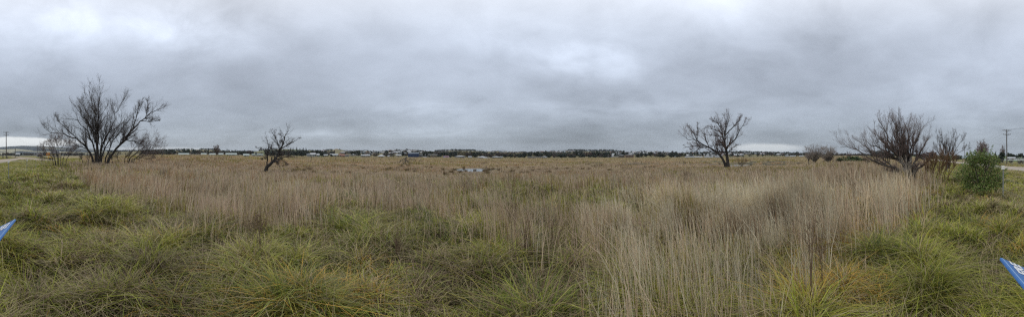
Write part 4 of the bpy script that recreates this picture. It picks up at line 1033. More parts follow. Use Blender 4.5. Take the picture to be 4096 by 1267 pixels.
# ------------------------------------------------------------------ roadside fence
fence = empty('roadside_fence', (0, 0, 0)); tag(fence, 'low wire fence of grey posts with white caps along the road', 'fence')
tops = []
LS = [-16.5 - 8.6 * k for k in range(11)][::-1] + [-7.9, .9, 9.75] + [18.4 + 8.6 * k for k in range(12)]
cap = MB(); cap.box(-.042, .042, -.05, .05, 1.13, 1.25); cap.box(-.05, .05, -.056, .056, 1.118, 1.135); capm = cap.mesh('cap', M['white_plastic'])
pst = MB(); pst.box(-.026, .026, -.005, .005, -.1, 1.118); pst.box(-.005, .005, .005, .034, -.1, 1.118)
for zz in np.arange(.25, 1.1, .12): pst.box(-.007, .007, -.0075, -.005, zz, zz + .014, 1)
pstm = pst.mesh('post', [M['steel'], M['door']])
for L in LS:
    x, y = pt(L, 3.3); z = tz(x, y)
    p = link('post', pstm, fence); p.location = (x, y, z); p.rotation_euler = (R.uniform(-.02, .02), R.uniform(-.02, .02), -RND(-5) + math.pi)
    c = link('cap', capm, p); tops.append((x, y, z + 1.21))
def wire(pts, r, material, parent, name, sag=.04, seg=6):
    P = []
    for a, b in zip(pts[:-1], pts[1:]):
        for k in range(seg):
            t = k / seg; P.append([a[0] + (b[0] - a[0]) * t, a[1] + (b[1] - a[1]) * t, a[2] + (b[2] - a[2]) * t - sag * 4 * t * (1 - t)])
    P.append(list(pts[-1])); P = np.array([P]); v, f = tubes(P, np.full(P.shape[:2], r), 5)
    return link(name, np_mesh(name, v, f, material, smooth=True), parent)
wire(tops, .0085, M['rope'], fence, 'rope')
for dz in (.45, .85): wire([(a, b, c - dz) for a, b, c in tops], .003, M['steel'], fence, 'wire', .02)

# ------------------------------------------------------------------ the blue information board behind the camera
kS = .40
A0 = np.array([-4.11, -1.094, -1.0]) * kS; B0 = np.array([2.589, -.606, -1.0]) * kS
eS = (B0 - A0); Ls = np.linalg.norm(eS); eS = eS / Ls
nS = np.array([eS[1], -eS[0], 0]); nS = np.array([nS[0], nS[1], -.54]); nS /= np.linalg.norm(nS)
upS = np.cross(eS, -nS)
sign = empty('information_board', (float(A0[0] + B0[0]) / 2, float(A0[1] + B0[1]) / 2, 0)); tag(sign, 'sloping blue information board with white lettering right behind the camera', 'sign')
rx = np.array(sign.location)
def SP(a, s, u): return A0 + np.array([0, 0, HC]) + eS * a + nS * s + upS * u - rx
def slab(a0, a1, s0, s1, u0, u1): 
    vs = [SP(a, s, u) for u in (u0, u1) for a, s in ((a0, s0), (a1, s0), (a1, s1), (a0, s1))]
    return vs
FS = [(0, 1, 2, 3), (7, 6, 5, 4), (4, 5, 1, 0), (5, 6, 2, 1), (6, 7, 3, 2), (7, 4, 0, 3)]
m_ = MB(); m_.add(slab(0, Ls, 0, .85, -.011, 0), FS); m_.build('panel', M['sign_blue'], sign, .003)
m_ = MB(); m_.add(slab(.01, Ls - .01, .004, .0085, .0005, .0022), FS); m_.build('painted_edge_highlight', M['sign_highlight'], sign)  # paler blue strip painting a highlight along the panel's near edge
for aa in (.45, Ls - .45):
    m_ = MB(); q = SP(aa, .42, -.03); m_.box(q[0] - .04, q[0] + .04, q[1] - .04, q[1] + .04, -.1, q[2]); m_.build('leg', M['steel'], sign)
def sign_text(txt, a_right, s_top, hgt, align):
    cu = bpy.data.curves.new('lettering', 'FONT'); cu.body = txt; cu.size = hgt / .70; cu.extrude = .0008; cu.offset = .0016
    cu.space_character = 1.08
    t = bpy.data.objects.new('tmp', cu); COL.objects.link(t); dg = bpy.context.evaluated_depsgraph_get(); dg.update()
    me = bpy.data.meshes.new_from_object(t.evaluated_get(dg)); bpy.data.objects.remove(t)
    xs = [v.co.x for v in me.vertices]; w = max(xs)
    for v in me.vertices:
        aa = (a_right - w + v.co.x) if align == 'R' else (a_right + v.co.x)
        p = SP(aa, s_top + hgt - v.co.y, .0022 + v.co.z); v.co = Vector(p)
    me.materials.append(M['sign_white']); link('lettering', me, sign)
sign_text('ERE', Ls - .012, .0755 * kS * 1.13, .108 * kS * 1.13, 'R')
sign_text('EEF', .055, .05 * kS * 1.13, .15 * kS, 'L')

# ------------------------------------------------------------------ power poles and lines
def power_pole(px, r, top, label, arms=2, rad=.15, h=None):
    b = at(px, r); hh = h or z_row(top, r) - b.z
    root = empty('power_pole', b, -(px - PX0) / K + (.25 if px > 2000 else -.15)); tag(root, label, 'power pole')
    v, f = tubes(np.array([[[0, 0, -.3], [.03, 0, hh * .3], [-.02, .02, hh * .65], [0, 0, hh]]]), np.array([[rad, rad * .92, rad * .8, rad * .68]]), 10)
    link('pole', np_mesh('pole', v, f, M['pole'], smooth=True), root)
    ins = []
    for k in range(arms):
        z = hh - .25 - k * 1.15; w = 1.25 - .18 * k
        m1 = MB(); m1.box(-w, w, -rad - .1, -rad + .02, z - .06, z + .07); m1.cyl((-w * .5, -rad, z), (0, -rad * .8, z - .55), .02, n=5); m1.cyl((w * .5, -rad, z), (0, -rad * .8, z - .55), .02, n=5); a = m1.build('crossarm', M['pole'], root)
        m2 = MB()
        for q in (-.92, -.45, .45, .92):
            m2.cyl((q * w, -rad - .04, z + .07), (q * w, -rad - .04, z + .2), .035, .05, 6); ins.append((q * w, -rad - .04, z + .2))
        m2.build('insulators', M['insul'], a)
    bpy.context.view_layer.update()
    return root, [root.matrix_world @ Vector(i) for i in ins]
pR, iR = power_pole(4027, 76, 518, 'tall timber power pole with two crossarms across the road on the right', 2, .17)
pR2, iR2 = power_pole(3858, 190, 583, 'distant power pole rising left of the leafy green bush', 2, .16)
pL, iL = power_pole(25, 110, 527, 'tall timber power pole with two crossarms across the road on the left', 2, .2)
pL2, iL2 = power_pole(150, 230, 581, 'smaller power pole beside the dark farm shed', 1, .2)
for nm, A, B, lab in (('power_lines', iR, iR2, 'thin power lines strung between the two poles on the right'),):
    root = empty('power_lines', A[0]); tag(root, lab, 'wires')
    for i in (0, 1, 2, 3, 4, 7):
        if i < len(A) and i < len(B): wire([tuple(A[i] - A[0]), tuple(B[i] - A[0])], .008, M['wire'], root, 'cable', 1.4, 16)
root = empty('power_lines', iR[0]); tag(root, 'thin power lines leaving the right-hand pole over the road', 'wires')
for i in (0, 1, 2, 3, 5):
    e = iR[i] + Vector((40 * -N[0] * .0 + E[0] * -70 + N[0] * 6, E[1] * -70 + N[1] * 6, .6)); wire([tuple(iR[i] - iR[0]), tuple(e - iR[0])], .009, M['wire'], root, 'cable', 1.2, 16)
root = empty('power_lines', iL[0]); tag(root, 'thin power lines between the two poles on the left', 'wires')
for i in range(4): wire([tuple(iL[i] - iL[0]), tuple(iL2[i] - iL[0])], .007, M['wire'], root, 'cable', 1.6, 12)

def stump(px, r, top, rad, label, name='timber_post'):
    b = at(px, r); h = z_row(top, r) - b.z; m1 = MB(); m1.cyl((0, 0, -.2), (0.03, 0, h), rad, rad * .85, 9); o = m1.build(name, M['pole']); o.location = b; tag(o, label, 'post')
stump(12, 108, 610, .22, 'thick dark timber stump post left of the tall left power pole')
stump(61, 118, 592, .16, 'bare timber pole without crossarms right of the tall left power pole')
stump(25.0 + 4, 107, 628, .5, 'dark scrubby stump at the foot of the left power pole', 'tree_stump')
for px, lab in ((2543, 'left'), (2559, 'middle'), (2573, 'right')):
    stump(px, 340, 614, .32, f'pale thin pole at the {lab} of the dense blue-green hedge', 'light_pole')

# ------------------------------------------------------------------ houses
def hip_roof(mb, w, d, z, h, over=.5, ridge=None, thick=.18):
    x0, x1, y0, y1 = -w / 2 - over, w / 2 + over, -d / 2 - over, d / 2 + over; q = (d / 2 + over) if ridge is None else (x1 - x0) / 2 - ridge / 2
    q = min(q, (x1 - x0) / 2 - .01)
    mb.add([(x0, y0, z), (x1, y0, z), (x1, y1, z), (x0, y1, z), (x0 + q, 0, z + h), (x1 - q, 0, z + h)], [(3, 2, 1, 0), (0, 1, 5, 4), (1, 2, 5), (2, 3, 4, 5), (3, 0, 4)])
def gable_roof(mb, w, d, z, h, over=.4, mono=False):
    x0, x1, y0, y1 = -w / 2 - over, w / 2 + over, -d / 2 - over, d / 2 + over
    ry = 0 if not mono else y1
    mb.add([(x0, y0, z), (x1, y0, z), (x1, y1, z), (x0, y1, z), (x0, ry, z + h), (x1, ry, z + h)], [(3, 2, 1, 0), (0, 1, 5, 4), (1, 2, 5), (2, 3, 4, 5), (3, 0, 4)])
def house(name, px, r, wpx, top, label, cat='house', roof='hip', wall='wall_cream', roofm='roof_pale', d=8.0, wall_frac=.55, wins=(), doors=(), yaw=0.0, group=None, over=.5, bottom=None, mono=False):
    b = at(px, r); w = wpx / K * r; H = max(z_row(top, r) - b.z, 2.2); wh = H * wall_frac
    root = empty(name, b, -(px - PX0) / K + yaw); tag(root, label, cat, group)
    m1 = MB(); m1.box(-w / 2, w / 2, -d / 2, d / 2, -.5, wh); wo = m1.build('wall', M[wall], root)
    m2 = MB()
    if roof == 'hip': hip_roof(m2, w, d, wh + .003, H - wh, over)
    elif roof == 'flat': m2.box(-w / 2 - over, w / 2 + over, -d / 2 - over, d / 2 + over, wh + .003, H)
    else: gable_roof(m2, w, d, wh + .003, H - wh, over, mono)
    m2.build('roof', M[roofm], root)
    for fx, ww in wins:
        m3 = MB(); x = fx * w / 2; q = ww * w / 2; m3.box(x - q, x + q, -d / 2 - .04, -d / 2 - .005, wh * .38, wh * .82); m3.build('window', M['glass'], root)
    for fx, ww in doors:
        m3 = MB(); x = fx * w / 2; q = ww * w / 2; m3.box(x - q, x + q, -d / 2 - .05, -d / 2 - .006, 0, wh * .8); m3.build('door', M['door'], root)
    return root

# racecourse buildings on the left
for px, r, w, top, lab in ((735, 205, 40, 617.8, 'long low white-roofed stable furthest left behind the grass rise'), (815, 200, 20, 618, 'short white-roofed stable between the huge willow and the thin bare tree'), (850, 205, 22, 615.3, 'small white-roofed stable just left of the thin bare tree'), (884, 200, 16, 619.3, 'white-roofed stall just right of the thin bare tree'), (925, 195, 42, 619, 'longest pale green-tinted stable with a low white roof'), (985, 200, 22, 619.6, 'low white-roofed stable left of the judging tower')):
    house('stable', px, r, w, top, lab, 'stable', 'gable', 'wall_sage', 'roof_tin_green', 6, .55, wins=[(-.5, .3), (.4, .3)], over=.3)
house('racecourse_stand', 1030, 250, 42, 615.5, 'low racecourse stand with a pale roof beside the judging tower', 'building', 'gable', 'wall_grey', 'roof_tin_green', 7, .7, wins=[(-.6, .15), (0, .15), (.5, .2)], doors=[(-.2, .08)])
tw = empty('judging_tower', at(1024, 242), -(1024 - PX0) / K); tag(tw, 'narrow pale judging tower with a glazed top room', 'tower')
hT = z_row(608.5, 242) - tw.location.z; m1 = MB(); m1.box(-1.1, 1.1, -1.1, 1.1, -.3, hT * .93); m1.build('wall', M['wall_sage'], tw); m1 = MB(); m1.box(-1.35, 1.35, -1.35, 1.35, hT * .93 + .003, hT); m1.build('roof', M['roof_white'], tw)
m1 = MB(); m1.box(-.95, .95, -1.14, -1.105, hT * .70, hT * .86); m1.build('window', M['glass'], tw)
m1 = MB(); m1.box(-.5, .5, -1.14, -1.105, hT * .45, hT * .58); m1.build('window', M['glass'], tw)
rail = empty('running_rail', at(860, 190)); tag(rail, 'white running rail along the racecourse behind the grass', 'rail')
rl = rail.location.copy(); pts = []
for i, px in enumerate(range(700, 1001, 12)):
    p = at(px, 182 + 10 * math.sin(px / 130)) ; q = p - rl; pts.append((q.x, q.y, q.z + 1.25)); m1 = MB(); m1.cyl((q.x, q.y, q.z - .1), (q.x, q.y, q.z + 1.25), .04, n=6); m1.build('post', M['white_plastic'], rail)
wire(pts, .05, M['white_plastic'], rail, 'rail', 0, 2)

house('house', 1238, 352, 22, 613, 'long grey shed with a slanted roof beside the pines', 'shed', 'gable', 'wall_grey', 'roof_grey', 7, .55, over=.3)
house('house', 1252, 346, 18, 611.5, 'grey house with a bright skillion roof next to the pines', 'house', 'gable', 'wall_grey', 'roof_white', 8, .62, wins=[(.3, .3)], over=.6, mono=True)
house('house', 1272, 350, 10, 614.5, 'small white house half hidden by dark trees', 'house', 'gable', 'wall_white', 'roof_white', 7, .6, wins=[(0, .3)])
house('house', 1303, 356, 14, 617, 'tiny cream house left of the red roofs', 'house', 'gable', 'wall_cream', 'roof_pale', 8, .6, wins=[(0, .3)])
house('house', 1336, 360, 30, 614.5, 'cream house with a long pale roof behind the playing field', 'house', 'gable', 'wall_cream', 'roof_pale', 9, .55, wins=[(-.5, .2), (.3, .2)])
house('house', 1362, 362, 20, 614.5, 'low house under the shorter red roof', 'house', 'hip', 'wall_cream', 'roof_red', 9, .5, wins=[(.2, .3)])
house('house', 1378, 352, 26, 617, 'brick house under the long red roof', 'house', 'gable', 'wall_brick', 'roof_red', 9, .5, wins=[(-.4, .2)])
house('house', 1388, 338, 17, 618.5, 'white flat-fronted building at the edge of the playing field', 'building', 'flat', 'wall_white', 'roof_white', 7, .85, wins=[(-.4, .2), (.3, .2)], over=.1)
house('house', 1346, 1185, 14, 597, 'orange-roofed house on the hilltop', 'house', 'gable', 'wall_cream', 'roof_orange', 10, .5)
house('house', 1359, 1170, 12, 598, 'grey-roofed house right of the orange-roofed hilltop house', 'house', 'gable', 'wall_white', 'roof_grey', 10, .5)
house('cottage', 1467, 330, 26, 617, 'cream cottage with a pale roof and three dark windows', 'house', 'gable', 'wall_cream', 'roof_pale', 8, .58, wins=[(-.7, .16), (.12, .14), (.62, .3)], doors=[(-.2, .1)], over=.2)
house('outbuilding', 1449, 334, 11, 617.5, 'plain pale outbuilding joined to the cream cottage', 'house', 'gable', 'wall_white', 'roof_white', 6, .75, over=.1)
house('cottage', 1525, 332, 24, 618, 'hip-roofed cottage with a white roof and shaded verandah', 'house', 'hip', 'wall_grey', 'roof_white', 9, .42, wins=[(-.5, .25), (.4, .25)], doors=[(0, .1)], over=1.2)
house('shed', 1554, 328, 7, 622.5, 'tiny pale garden shed left of the angled cream shed', 'shed', 'gable', 'wall_white', 'roof_white', 3, .7, over=.2)
house('shed', 1593, 334, 20, 616.5, 'angled cream shed with a stepped pale roof', 'shed', 'gable', 'wall_cream', 'roof_pale', 8, .62, wins=[(-.4, .2)], yaw=.25, over=.2)
nv = house('navy_shed', 1655, 336, 42, 611, 'large navy blue steel shed with a low sloping roof', 'shed', 'gable', 'wall_navy', 'roof_bluegrey', 14, .86, yaw=-.1, over=.1)
house('carport', 1682, 340, 16, 614.5, 'open-fronted annex of dark bays beside the navy shed', 'shed', 'flat', 'wall_grey', 'roof_pale', 8, .9, doors=[(-.6, .25), (0, .25), (.6, .25)], over=.4)
# open pavilion
pv = empty('open_pavilion', at(1731, 300), -(1731 - PX0) / K); tag(pv, 'open pavilion with a flat white fascia and vertical timber slats', 'pavilion')
hP = z_row(616.5, 300) - pv.location.z; m1 = MB(); m1.box(-5.1, 5.1, -2.5, 2.5, hP - .75, hP); m1.build('roof', M['roof_white'], pv, .05)
m1 = MB(); m1.box(-2.4, 4.6, 1.0, 1.15, 0, hP - .76); m1.build('back_wall', M['wall_timber'], pv)
for q in np.linspace(-1.6, 4.2, 8):
    m1 = MB(); m1.box(q - .11, q + .11, -2.2, -2.0, -.2, hP - .753); m1.build('post', M['wall_white'], pv)
# food trailer
tr = empty('food_trailer', at(1785, 300), -(1785 - PX0) / K); tag(tr, 'white and pink trailer with a light blue end parked on the grass', 'trailer')
m1 = MB(); m1.box(-3.2, 3.2, -1.1, 1.1, 1.35, 2.3); m1.build('upper_panel', M['pink'], tr, .05); m1 = MB(); m1.box(-3.3, 3.3, -1.2, 1.2, 2.303, 2.5); m1.build('roof', M['roof_white'], tr)
m1 = MB(); m1.box(-3.2, -1.6, -1.1, 1.1, .5, 1.347); m1.build('end_panel', M['skyblue'], tr); m1 = MB(); m1.box(-1.597, 3.2, -1.1, 1.1, .5, 1.347); m1.build('lower_panel', M['car_white'], tr)
m1 = MB(); m1.box(-.9, 2.6, -1.15, -1.104, .7, 1.3); m1.build('serving_hatch', M['door'], tr)
for q in (-.6, .6): m1 = MB(); m1.cyl((q, -1.15, .3), (q, -.9, .3), .32, n=12); m1.build('wheel', M['tyre'], tr)

house('long_house', 1841, 322, 40, 621.5, 'long pale house with a row of dark garage bays', 'house', 'hip', 'wall_white', 'roof_pale', 9, .62, doors=[(.0, .09), (.22, .09), (.44, .09), (.66, .09)], over=.4)
house('house', 1880, 330, 12, 624.5, 'small pale shed half hidden among brown trees', 'shed', 'gable', 'wall_white', 'roof_pale', 6, .6, wins=[(0, .3)])
house('verandah_house', 1930, 316, 42, 624, 'wide low house with a pale hip roof over a dark verandah', 'house', 'hip', 'wall_brown', 'roof_pale', 11, .40, wins=[(-.3, .2), (.2, .2)], doors=[(0, .08)], over=1.0)
house('sage_house', 1985, 318, 34, 624, 'sage-green house with a low hip roof and wide windows', 'house', 'hip', 'wall_sage', 'roof_pale', 10, .6, wins=[(-.75, .18), (-.2, .34), (.5, .2), (.85, .12)])
house('house', 2005, 326, 10, 625, 'low pale shed right of the sage-green house', 'shed', 'gable', 'wall_sage', 'roof_grey', 6, .6)
house('motel', 2127, 322, 34, 626.5, 'long motel building with a row of dark windows', 'building', 'flat', 'wall_white', 'roof_pale', 8, .82, wins=[(-.8, .12), (-.45, .14), (-.1, .14), (.3, .14), (.7, .14)], over=.3)
house('motel_wing', 2157, 324, 20, 626, 'cream wing at the right end of the motel building', 'building', 'flat', 'wall_cream', 'roof_pale', 8, .82, wins=[(-.4, .25), (.4, .25)], over=.3)
house('shed', 2177, 330, 9, 623.5, 'bright white gabled shed among dark trees', 'shed', 'gable', 'wall_white', 'roof_white', 6, .5, yaw=1.2, over=.3)
for i, (px, w, top, wl) in enumerate(((2486, 26, 618, 'wall_brown'), (2518, 34, 616, 'wall_brick'))):
    fl = house('brick_flats', px, 352 - i * 10, w, top, 'lower brown block of brick flats' if i == 0 else 'taller two-storey block of brick flats with pale bands', 'building', 'hip', wl, 'roof_grey', 10, .8, over=.4)
    w_ = w / K * (352 - i * 10); zt = (z_row(top, 352 - i * 10) - fl.location.z) * .8
    for z0 in (.12, .56):
        for q in (-.75, -.4, -.05, .3, .65):
            m1 = MB(); m1.box(q * w_ / 2 - .6, q * w_ / 2 + .6, -5.05, -5.004, zt * z0, zt * (z0 + .26)); m1.build('window', M['glass'], fl)
    m1 = MB(); m1.box(-w_ / 2, w_ / 2, -5.06, -5.003, zt * .44, zt * .5); m1.build('balcony_band', M['wall_cream'], fl)
house('shed', 2463, 330, 22, 626.5, 'low cream wall-like shed in front of the flats', 'shed', 'flat', 'wall_cream', 'roof_white', 4, .8, over=.1)
house('warehouse', 2760, 330, 40, 626, 'long pale warehouse left of the tall forked tree', 'warehouse', 'gable', 'wall_white', 'roof_pale', 12, .62, wins=[(-.5, .1)], over=.2)
house('warehouse', 2796, 325, 28, 625.5, 'second pale warehouse nearer the tall forked tree', 'warehouse', 'gable', 'wall_cream', 'roof_white', 12, .62, over=.2)
house('warehouse', 2834, 335, 34, 626, 'warehouse with a dull cream roof close to the leaning trunk', 'warehouse', 'gable', 'wall_grey', 'roof_pale', 12, .62, over=.2)
house('house', 2872, 345, 22, 624, 'pale house seen between the two trunks of the forked tree', 'house', 'gable', 'wall_white', 'roof_pale', 9, .6, over=.3)
sg = empty('white_sign', at(2700, 300), -(2700 - PX0) / K); tag(sg, 'small white upright sign at the edge of the far grass', 'sign')
m1 = MB(); m1.box(-.3, .3, -.05, .05, .9, 2.5); m1.build('board', M['white_plastic'], sg); m1 = MB(); m1.cyl((0, .08, -.2), (0, .08, 1.4), .05); m1.build('post', M['steel'], sg)
# right and left sides
house('cream_house', 3872, 105, 40, 622, 'cream house with a blue-grey gable roof behind the leafy green bush', 'house', 'gable', 'wall_cream', 'roof_bluegrey', 7, .62, wins=[(-.4, .2), (.3, .2)], over=.4)
house('brick_building', 4044, 235, 32, 628, 'brown brick building with a white roof behind the parked utes', 'building', 'gable', 'wall_brown', 'roof_white', 8, .68, wins=[(-.6, .14), (.15, .16)], over=.5)
house('white_transportable', 4085, 230, 48, 632, 'long white transportable building right of the brick building', 'building', 'flat', 'wall_white', 'roof_pale', 5, .93, wins=[(-.3, .06)], over=.1)
house('farm_shed', 158, 190, 24, 612, 'dark open farm shed beneath the smaller power pole', 'shed', 'gable', 'wall_grey', 'roof_dark', 6, .7, doors=[(-.4, .3), (.4, .3)], over=.2)
house('farm_shed', 71, 260, 18, 612.5, 'white-roofed open shed on the left plain', 'shed', 'gable', 'wall_grey', 'roof_white', 6, .72, doors=[(-.4, .3), (.4, .3)], over=.3)
house('farmhouse', 222, 150, 40, 597, 'brown-roofed farmhouse hidden behind the left willow thicket', 'house', 'hip', 'wall_cream', 'roof_dark', 9, .5, wins=[(-.4, .2), (.3, .2)], over=.5)
for px, r, w, top in ((3148, 420, 12, 621), (3175, 400, 14, 622), (3205, 380, 16, 623), (3165, 360, 10, 626), (3228, 340, 9, 627)):
    house('house', px, r, w, top, 'pale house on the flat between the creek and the round-headed bare trees', 'house', 'gable', 'wall_white', 'roof_pale', 8, .6, group='pale houses on the flat past the creek')
# hillside houses
def roofline(px): return np.interp(px, RPX, RY)
walls = ['wall_white', 'wall_white', 'wall_cream', 'wall_grey', 'wall_brick', 'wall_brown']; roofs = ['roof_white', 'roof_pale', 'roof_pale', 'roof_grey', 'roof_bluegrey', 'roof_white', 'roof_dark', 'roof_red']
clusters = [(1285, 1300, 8), (1370, 1420, 10), (1400, 1560, 26), (1560, 1640, 22), (1630, 1700, 10), (1930, 2060, 16), (2040, 2260, 34), (2230, 2330, 12), (2430, 2540, 24), (2520, 2680, 34), (2740, 2900, 34), (2900, 3080, 34), (3060, 3160, 16)]
WORD = {'wall_white': 'white', 'wall_cream': 'cream', 'wall_grey': 'grey', 'wall_brick': 'brick', 'wall_brown': 'brown'}
RW = {'roof_white': 'white-roofed', 'roof_pale': 'pale-roofed', 'roof_grey': 'grey-roofed', 'roof_bluegrey': 'bluish-roofed', 'roof_dark': 'dark-roofed', 'roof_red': 'red-roofed'}
for a, b, n in clusters:
    for i in range(n):
        px = a + (b - a) * (i + R.random()) / n
        u = R.random(); r = 430 + 730 * u ** .8
        if 1940 < px < 2300: r = R.uniform(900, 1185)
        w = R.uniform(9, 14); wl = R.choice(walls); rf = R.choice(roofs)
        base = at(px, r); h = R.uniform(3.6, 5.0)
        top = HY - (base.z + h - HC) / r * K
        house('house', px, r, w / r * K, top, f'small {WORD[wl]} {RW[rf]} hillside house {landmark(px)}', 'house', R.choice(['hip', 'gable']), wl, rf, R.uniform(8, 11), .55, wins=[(-.4, .2), (.3, .2)] if r < 620 else (), yaw=R.uniform(-.5, .5), group=f'hillside houses {landmark(px)}')

# ------------------------------------------------------------------ vehicles and other things
def ute(px, r, label, flip=1, body='car_white', tray=True, yaw=0.0, cat='ute'):
    b = at(px, r); root = empty('parked_ute' if tray else 'parked_car', b, -(px - PX0) / K + yaw); root.scale = (flip, 1, 1); tag(root, label, cat)
    m1 = MB()
    if tray: m1.prism([(-2.5, .5), (2.4, .5), (2.45, .85), (2.2, 1.02), (1.15, 1.1), (.65, 1.68), (-.45, 1.72), (-.55, 1.1), (-2.5, 1.1)], -.88, .88)
    else: m1.prism([(-2.2, .45), (2.2, .45), (2.25, .8), (2.0, .95), (1.1, 1.02), (.5, 1.45), (-1.1, 1.48), (-1.75, 1.0), (-2.25, .95)], -.86, .86)
    m1.build('body', M[body], root, .06)
    m2 = MB()
    gl = [(.98, 1.12), (.58, 1.6), (-.38, 1.62), (-.42, 1.14)] if tray else [(.9, 1.05), (.45, 1.38), (-1.05, 1.4), (-1.5, 1.04)]
    m2.prism(gl, -.9, -.884); m2.prism(gl, .884, .9); m2.build('side_glass', M['carglass'], root)
    for x in (-1.55, 1.5):
        for y in (-.84, .84):
            m3 = MB(); m3.cyl((x, y - .1, .36), (x, y + .1, .36), .36, n=14); wv = m3.build('wheel', M['tyre'], root)
            m3 = MB(); s = -1 if y < 0 else 1; m3.cyl((x, y + s * .1, .36), (x, y + s * .115, .36), .2, n=10); m3.build('rim', M['steel'], wv)
    m3 = MB(); m3.box(2.42, 2.5, -.85, .85, .45, .62); m3.box(-2.56, -2.48, -.85, .85, .45, .62) if tray else m3.box(-2.28, -2.2, -.85, .85, .42, .6); m3.build('bumpers', M['car_dark'], root)
ute(4023, 205, 'white wagon parked partly behind the right-hand power pole', 1, tray=False, cat='car')
ute(4040, 208, 'white ute parked with its tray toward the power pole', 1)
ute(4062, 200, 'white tray-back ute facing left in front of the brick building', -1)
ute(4089, 200, 'white ute parked furthest right before the white transportable', -1)
ute(1952, 300, 'white van-like wagon parked before the verandah house', 1, tray=False, cat='car')
ute(1942, 302, 'white ute parked in front of the verandah house', -1)
ute(1700, 310, 'white ute parked between the navy shed and the pavilion', 1)
ute(1718, 305, 'dark ute parked under the left side of the pavilion', 1, 'car_dark')

# orange board trailer by the road on the left
ot = empty('roadwork_trailer', at(192, 92), -(192 - PX0) / K + .2); tag(ot, 'yellow roadwork trailer carrying an upright orange board by the left road', 'trailer')
zt = z_row(610.5, 92) - ot.location.z
m1 = MB(); m1.box(-.65, .6, -.06, .06, zt - 1.0, zt); m1.build('board', M['orange'], ot, .02); m1 = MB(); m1.box(-.25, .05, -.075, -.062, zt - .62, zt - .42); m1.build('label_plate', M['white_plastic'], ot)
m1 = MB(); m1.cyl((0, .1, .5), (0, .1, zt - .3), .06); m1.build('mast', M['yellow'], ot)
m1 = MB(); m1.box(-.3, 1.4, -.6, .6, .45, 1.05); m1.box(-.9, 2.3, -.05, .05, .42, .52); m1.build('chassis', M['yellow'], ot, .03)
for y in (-.7, .7): m1 = MB(); m1.cyl((.6, y - .09, .32), (.6, y + .09, .32), .32, n=14); m1.build('wheel', M['tyre'], ot)

# mesh fence across the road on the right
cf = empty('mesh_fence', at(4047, 92)); tag(cf, 'grey mesh paddock fence behind the right-hand power pole', 'fence'); c0 = cf.location.copy()
fp = []
for k in range(8):
    L = 70 + 5.2 * (k - 2); p = None; x, y = pt(88 - 7.0 * k, 25.5); z = tz(x, y); q = Vector((x, y, z)) - c0; fp.append((q.x, q.y, q.z))
    m1 = MB(); m1.cyl((q.x, q.y, q.z - .1), (q.x, q.y, q.z + 1.35), .045, n=7); m1.build('post', M['steel'], cf)
for hgt in np.linspace(.1, 1.3, 10): wire([(a, b, c + hgt) for a, b, c in fp], .008 if .15 < hgt < 1.25 else .02, M['steel'], cf, 'wire' if .15 < hgt < 1.25 else 'rail', .0, 1)
for px, r, w, top in ((4043, 84, 18, 648), (4078, 72, 22, 650), (4090, 78, 14, 651)):
    far_tree(px, r, top, w, 'b', label={4043: 'dry tuft at the foot of the right-hand power pole fence', 4078: 'larger dry tuft along the mesh fence', 4090: 'small dry tuft at the right end of the mesh fence'}[px])
# far paddock fence posts on the wetland edge
for i, px in enumerate((836, 879, 1245, 1343, 1415, 1420)):
    stump(px, 110, {836: 620, 879: 623, 1245: 621, 1343: 625}.get(px, 632), .1, ['short dark fence post left of the thin bare tree', 'short dark fence post right of the thin bare tree', 'lone fence post left of the playing field', 'lone fence post before the playing field', 'leaning fence post at the end of the wetland track', 'low fence post beside the leaning one'][i])

# ------------------------------------------------------------------ the air between here and the far hills
m1 = MB(); m1.box(-6100, 6100, -6100, 6100, -40, 190); hz = m1.build('haze', []); hz['kind'] = 'stuff'
hm = bpy.data.materials.new('haze'); hm.use_nodes = True; hn = hm.node_tree.nodes
hn.remove(hn['Principled BSDF']); pvn = hn.new('ShaderNodeVolumePrincipled'); pvn.inputs['Color'].default_value = (.80, .88, .97, 1); pvn.inputs['Density'].default_value = 8e-5; pvn.inputs['Anisotropy'].default_value = .1
hm.node_tree.links.new(pvn.outputs[0], hn['Material Output'].inputs['Volume']); hz.data.materials.append(hm)

# ------------------------------------------------------------------ sky, light, camera
SUN_EL, SUN_AZ = RND(48), RND(-60)
w = bpy.data.worlds.new('World'); SC.world = w; w.use_nodes = True
nt = w.node_tree; ns = nt.nodes; ln = nt.links; bg = ns['Background']
def S(x): return x if not isinstance(x, (int, float)) else None
def math_(op, a, b=None, c=None, clamp=False):
    n = ns.new('ShaderNodeMath'); n.operation = op; n.use_clamp = clamp
    for i, v in enumerate((a, b, c)):
        if v is None: continue
        if isinstance(v, (int, float)): n.inputs[i].default_value = v
        else: ln.new(v, n.inputs[i])
    return n.outputs[0]
def smooth(v, a, b):
    n = ns.new('ShaderNodeMapRange'); n.interpolation_type = 'SMOOTHSTEP'
    n.inputs[1].default_value = a; n.inputs[2].default_value = b; n.inputs[3].default_value = 0; n.inputs[4].default_value = 1; ln.new(v, n.inputs[0]); return n.outputs[0]
tc = ns.new('ShaderNodeTexCoord'); sep = ns.new('ShaderNodeSeparateXYZ'); ln.new(tc.outputs['Generated'], sep.inputs[0])
X, Y, Z = sep.outputs
zc = math_('MAXIMUM', Z, 0.0)
den = math_('ADD', zc, .19)
comb = ns.new('ShaderNodeCombineXYZ'); ln.new(math_('DIVIDE', X, den), comb.inputs[0]); ln.new(math_('DIVIDE', Y, den), comb.inputs[1])
